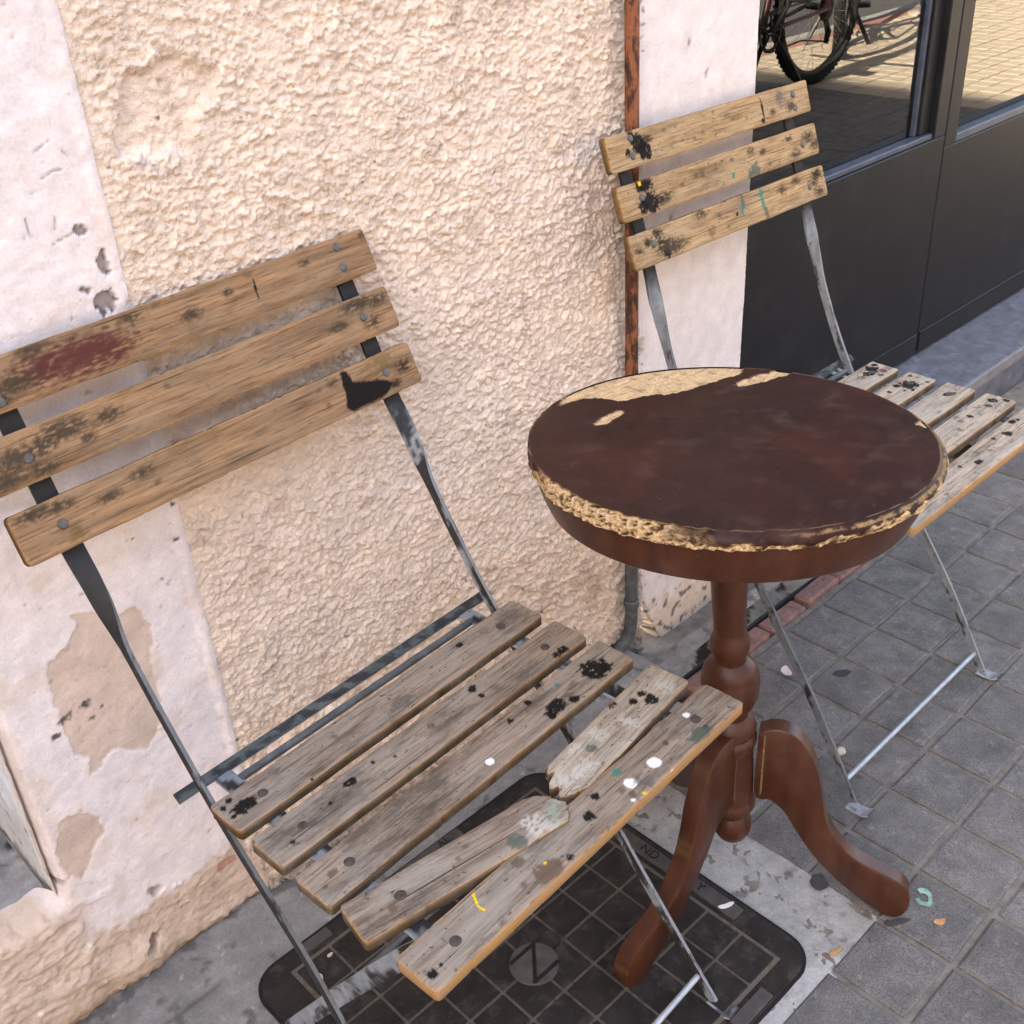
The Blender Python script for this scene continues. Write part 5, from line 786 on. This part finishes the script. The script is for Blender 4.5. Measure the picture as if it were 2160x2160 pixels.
def bicycle(label, loc, rz, steer, fm):
    """rear wheel at the origin, heading +x, drive side on -y"""
    bk = thing('bicycle', label, 'bicycle', loc, rz, 'parked mountain bicycles')
    wheel(bk, 0, 0); wheel(bk, 1.08, steer)
    bb, st, hd, hb, hu = (0.44, 0, 0.30), (0.30, 0, 0.78), (0.90, 0, 0.86), (0.935, 0, 0.74), (0.0, 0, 0.345)
    f = MB(); f.tube([bb, st], 0.016, 12); f.tube([bb, hb], 0.022, 12); f.tube([(0.32, 0, 0.72), hd], 0.019, 12); f.tube([hd, hb], 0.023, 12)
    for s in (-1, 1): f.tube([(0.44, s*0.03, 0.30), (0.0, s*0.065, 0.345)], 0.010, 8); f.tube([(0.315, s*0.02, 0.73), (0.0, s*0.065, 0.345)], 0.009, 8)
    f.build('frame', fm, bk, True); f = MB(); f.tube([(0.895, 0, 0.90), (0.945, 0, 0.70)], 0.017, 10)
    for s in (-1, 1): f.tube([(0.945, s*0.06, 0.70), (1.08, s*0.06, 0.345)], 0.015, 10)
    f.build('fork', MBLKM, bk, True); MB().tube([(0.88, -0.33, 0.97), (0.885, -0.1, 0.955), (0.885, 0.1, 0.955), (0.88, 0.33, 0.97)], 0.013, 10).build('handlebar', MBLKM, bk, True)
    MB().tube([(0.30, 0, 0.78), (0.265, 0, 0.93)], 0.014, 10).build('seat_post', MBLKM, bk, True)
    MB().lathe([(0.0, -0.14), (0.035, -0.13), (0.062, -0.08), (0.045, 0.0), (0.022, 0.09), (0.015, 0.13), (0.0, 0.14)], 16, Matrix.Translation((0.27, 0, 0.945)) @ Matrix.Rotation(math.pi/2, 4, 'Y') @ Matrix.Diagonal((0.4, 1, 1, 1)), False).build('saddle', MBLKM, bk, True)
    Mx = Matrix.Translation((0.44, -0.045, 0.30)) @ Matrix.Rotation(math.pi/2, 4, 'X'); cr_ = MB().lathe([(0.072, -0.002), (0.085, -0.002), (0.088, 0.0), (0.085, 0.002), (0.072, 0.002), (0.072, -0.002)], 40, Mx, False); [cr_.tube([tuple(Mx @ Vector((0.012*math.cos(q_), 0.012*math.sin(q_), 0))), tuple(Mx @ Vector((0.074*math.cos(q_), 0.074*math.sin(q_), 0)))], 0.005, 6) for q_ in (0.3, 1.55, 2.8, 4.05, 5.3)]; cr_.build('chainring', MBLKM, bk)
    for s in (-1, 1):
        MB().tube([(0.44, s*0.06, 0.30), (0.44+s*0.11, s*0.075, 0.30-s*0.13)], 0.010, 8).build('crank', MBLKM, bk, True); c = (0.44+s*0.11, s*0.125, 0.30-s*0.13); MB().box((c[0]-0.045, c[1]-0.045, c[2]-0.012), (c[0]+0.045, c[1]+0.045, c[2]+0.012), 0.004).build('pedal', MBLKM, bk)
    Mc = Matrix.Translation((0, -0.045, 0.345)) @ Matrix.Rotation(math.pi/2, 4, 'X'); g = MB()
    for k in range(6): g.lathe([(0.015, k*0.004), (0.062-0.007*k, k*0.004), (0.062-0.007*k, k*0.004+0.002), (0.015, k*0.004+0.002)], 28, Mc, False)
    g.build('cassette', MBLKM, bk); MB().tube([(0.0, -0.055, 0.40), (0.22, -0.052, 0.392), (0.44, -0.048, 0.386)], 0.004, 6).build('chain', MBLKM, bk); MB().tube([(0.44, -0.048, 0.214), (0.2, -0.055, 0.23), (0.02, -0.06, 0.20), (-0.01, -0.06, 0.25)], 0.004, 6).build('chain', MBLKM, bk)
    MB().tube([(0.02, -0.062, 0.29), (0.0, -0.066, 0.24), (0.015, -0.066, 0.19)], [0.012, 0.016, 0.012], 8).build('derailleur', MBLKM, bk, True)
    for s in (-1, 1): MB().tube([(0.38, s*0.02, 0.28), (0.33, s*0.10, 0.14), (0.30, s*0.17, 0.006)], 0.012, 8).build('kickstand_leg', MBLKM, bk, True)
    return bk
bicycle('dark mountain bicycle mirrored in the shop window, rear wheel and cassette showing', (5.05, -0.83, 0), math.pi, 0.35, m_plain('dark_frame_paint', (0.045, 0.010, 0.012), 0.3, 0.1, coat=0.5))
bicycle('second bicycle mirrored behind the first, its knobbly tyre seen edge on', (5.72, -1.12, 0), math.radians(-32), 0.0, MREDP)
bol = thing('bollard', 'grey round bollard mirrored in the shop window beside the kerb', 'bollard', (7.12, -1.36, 0))
MB().lathe([(0.052, 0.0), (0.052, 0.88), (0.048, 0.905), (0.03, 0.92), (0.0, 0.925)], 32, None, False).build('post', m_plain('grey_bollard_paint', (0.12, 0.12, 0.12), 0.5, 0.1), bol, True)
MB().lathe([(0.115, 0.0), (0.115, 0.006), (0.095, 0.012), (0.055, 0.014)], 28, None, False).build('base_collar', m_plain('pale_mortar_collar', (0.42, 0.38, 0.30), 0.9, 0.2), bol)
# the house whose shadow lies over the chairs
hs = thing('neighbour_house', 'tall plastered house up the street that shades the pavement', 'house', (-8, 0.2, 0))
MB().box((-2, -1.9, -0.2), (2, 3.2, 7.05)).build('wall', MUP, hs); MB().box((-2.15, -2.0, 7.051), (2.12, 3.3, 7.2)).build('roof', MBRICK, hs)
for yy in (-1.1, 0.6, 2.2):
    for zz in (0.9, 3.6):
        MB().box((2.001, yy-0.4, zz), (2.06, yy+0.4, zz+1.4), 0.01).build('window', MDOOR, hs)

oh = thing('sky_blocker_house', 'unseen long cream house added across the road to block the low sky', 'house', (2, -11, 0))  # unseen house, added to cut low sky light and deepen contrast
MB().box((-42, -2, -0.2), (43, 1.8, 6.5)).build('wall', MUP, oh); MB().box((-42.2, -2.2, 6.501), (43.2, 2.1, 6.75)).build('roof', MBRICK, oh)
wm_ = MB().box((-0.5, 1.802, -0.75), (0.5, 1.86, 0.75), 0.02).mesh('window'); wm_.materials.append(MDOOR)
for k in range(-8, 9):
    for zz in (1.6, 4.6):
        o = bpy.data.objects.new('window', wm_); COL.objects.link(o); o.parent = oh; o.location = (k*2.6, 0, zz)
# ------------------------------------------------------------------ litter and spots
def flake(name, label, cat, x, y, z, rx, ry, seed, m, th=0.002, curl=0.0, rz=0.0, hole=0.0):
    rg = random.Random(seed); n = 18; ang = [2*math.pi*k/n for k in range(n)]; r0 = [rg.uniform(-.28, .28) for _ in range(n)]; rad = [1+(r0[i-1]+2*r0[i]+r0[(i+1) % n])/4 for i in range(n)]
    out = [(rx*r*math.cos(a), ry*r*math.sin(a)) for a, r in zip(ang, rad)]; inn = [(a*max(hole, 0.35), b*max(hole, 0.35)) for a, b in out]; zf = lambda a, b: curl*((a/rx)**2)
    V = [(a, b, zf(a, b)) for a, b in out]+[(a*.97, b*.97, zf(a, b)+th) for a, b in out]+[(a, b, zf(a, b)+th*(1.1 if not hole else 0.8)) for a, b in inn]
    F = [(i, (i+1) % n, n+(i+1) % n, n+i) for i in range(n)]+[(n+i, n+(i+1) % n, 2*n+(i+1) % n, 2*n+i) for i in range(n)]
    if not hole: F.append(tuple(range(2*n, 3*n)))
    if hole: F = [f for f in F if (f[0] % n) not in (2, 3, 4)]
    o = obj(name, new_mesh(name, V, F, True, 40), m); o.location = (x, y, z); o.rotation_euler = (0, 0, rz); return tag(o, label, cat)
flake('green_scrap', 'pale green curled scrap on the paving beside the table foot', 'litter', 1.008, 0.382, 0.0012, 0.014, 0.011, 1, m_plain('green_plastic', (0.22, 0.36, 0.29), 0.5, 0.4, 120), 0.002, 0.002, 0.6, 0.5)
flake('dry_leaf', 'small orange dry leaf on the paving near the table foot', 'leaf', 0.988, 0.351, 0.0012, 0.007, 0.0042, 2, m_plain('dry_leaf', (0.50, 0.26, 0.10), 0.7, 0.3, 120), 0.001, 0.002, -0.5)
flake('paper_scrap', 'tiny pink-white paper scrap on the paving behind the table column', 'litter', 1.264, 0.763, 0.0015, 0.012, 0.008, 3, m_plain('paper', (0.70, 0.58, 0.54), 0.8, 0.1), 0.001, 0.003, 0.9)
flake('paper_shred', 'thin white paper shred lying on the iron cover border', 'litter', 0.826, 0.554, 0.0048, 0.011, 0.0035, 4, m_plain('paper_white', (0.75, 0.74, 0.73), 0.8, 0.1), 0.001, 0.003, -0.35)
flake('bread_crumb', 'cream crumb on the paving near the far chair foot', 'litter', 1.166, 0.600, 0.001, 0.007, 0.006, 5, m_plain('crumb', (0.55, 0.47, 0.36), 0.9, 0.2), 0.004)
flake('wood_splinter', 'orange wood splinter on the mortar beside the iron cover', 'litter', 0.864, 0.419, 0.0, 0.009, 0.003, 6, m_plain('splinter', (0.48, 0.28, 0.12), 0.8, 0.3), 0.003, 0.001, -0.4)
MTAR = m_plain('old_gum_tar', (0.045, 0.042, 0.042), 0.8, 0.3, 90)
flake('gum_spot', 'black square-ish gum spot on pale mortar beside the table leg', 'stain', 0.941, 0.492, -0.0006, 0.014, 0.012, 7, MTAR, 0.0022, 0, 0.7)
flake('gum_spot', 'dark elongated spot right under the table foot end', 'stain', 0.955, 0.388, 0.0, 0.018, 0.006, 8, MTAR, 0.0014, 0, -0.7)
flake('gum_spot', 'dark oval oil spot on the paving between the far chair legs', 'stain', 1.323, 0.697, 0.0, 0.017, 0.008, 9, MTAR, 0.0008, 0, -0.6)
MSEED = m_plain('pale_crumbs', (0.50, 0.40, 0.28), 0.9, 0.3, 100)
for k, (x_, y_, r_) in enumerate(((0.432, 0.862, 0.004), (0.405, 0.845, 0.006), (0.53, 0.79, 0.009), (0.505, 0.76, 0.008), (0.545, 0.785, 0.004))):
    flake('dirt_flake', ('pale dirt flake on the iron cover under the near left chair leg', 'longer pale dirt flake on the iron cover beside the chair leg', 'largest pale flake on the iron cover below the front slat end', 'stick-shaped pale flake on the iron cover below the front slat', 'small round pale flake on the iron cover below the front slat')[k], 'litter', x_, y_, 0.0058, r_, r_*0.5, 20+k, MSEED, 0.0015, 0, k*1.3)
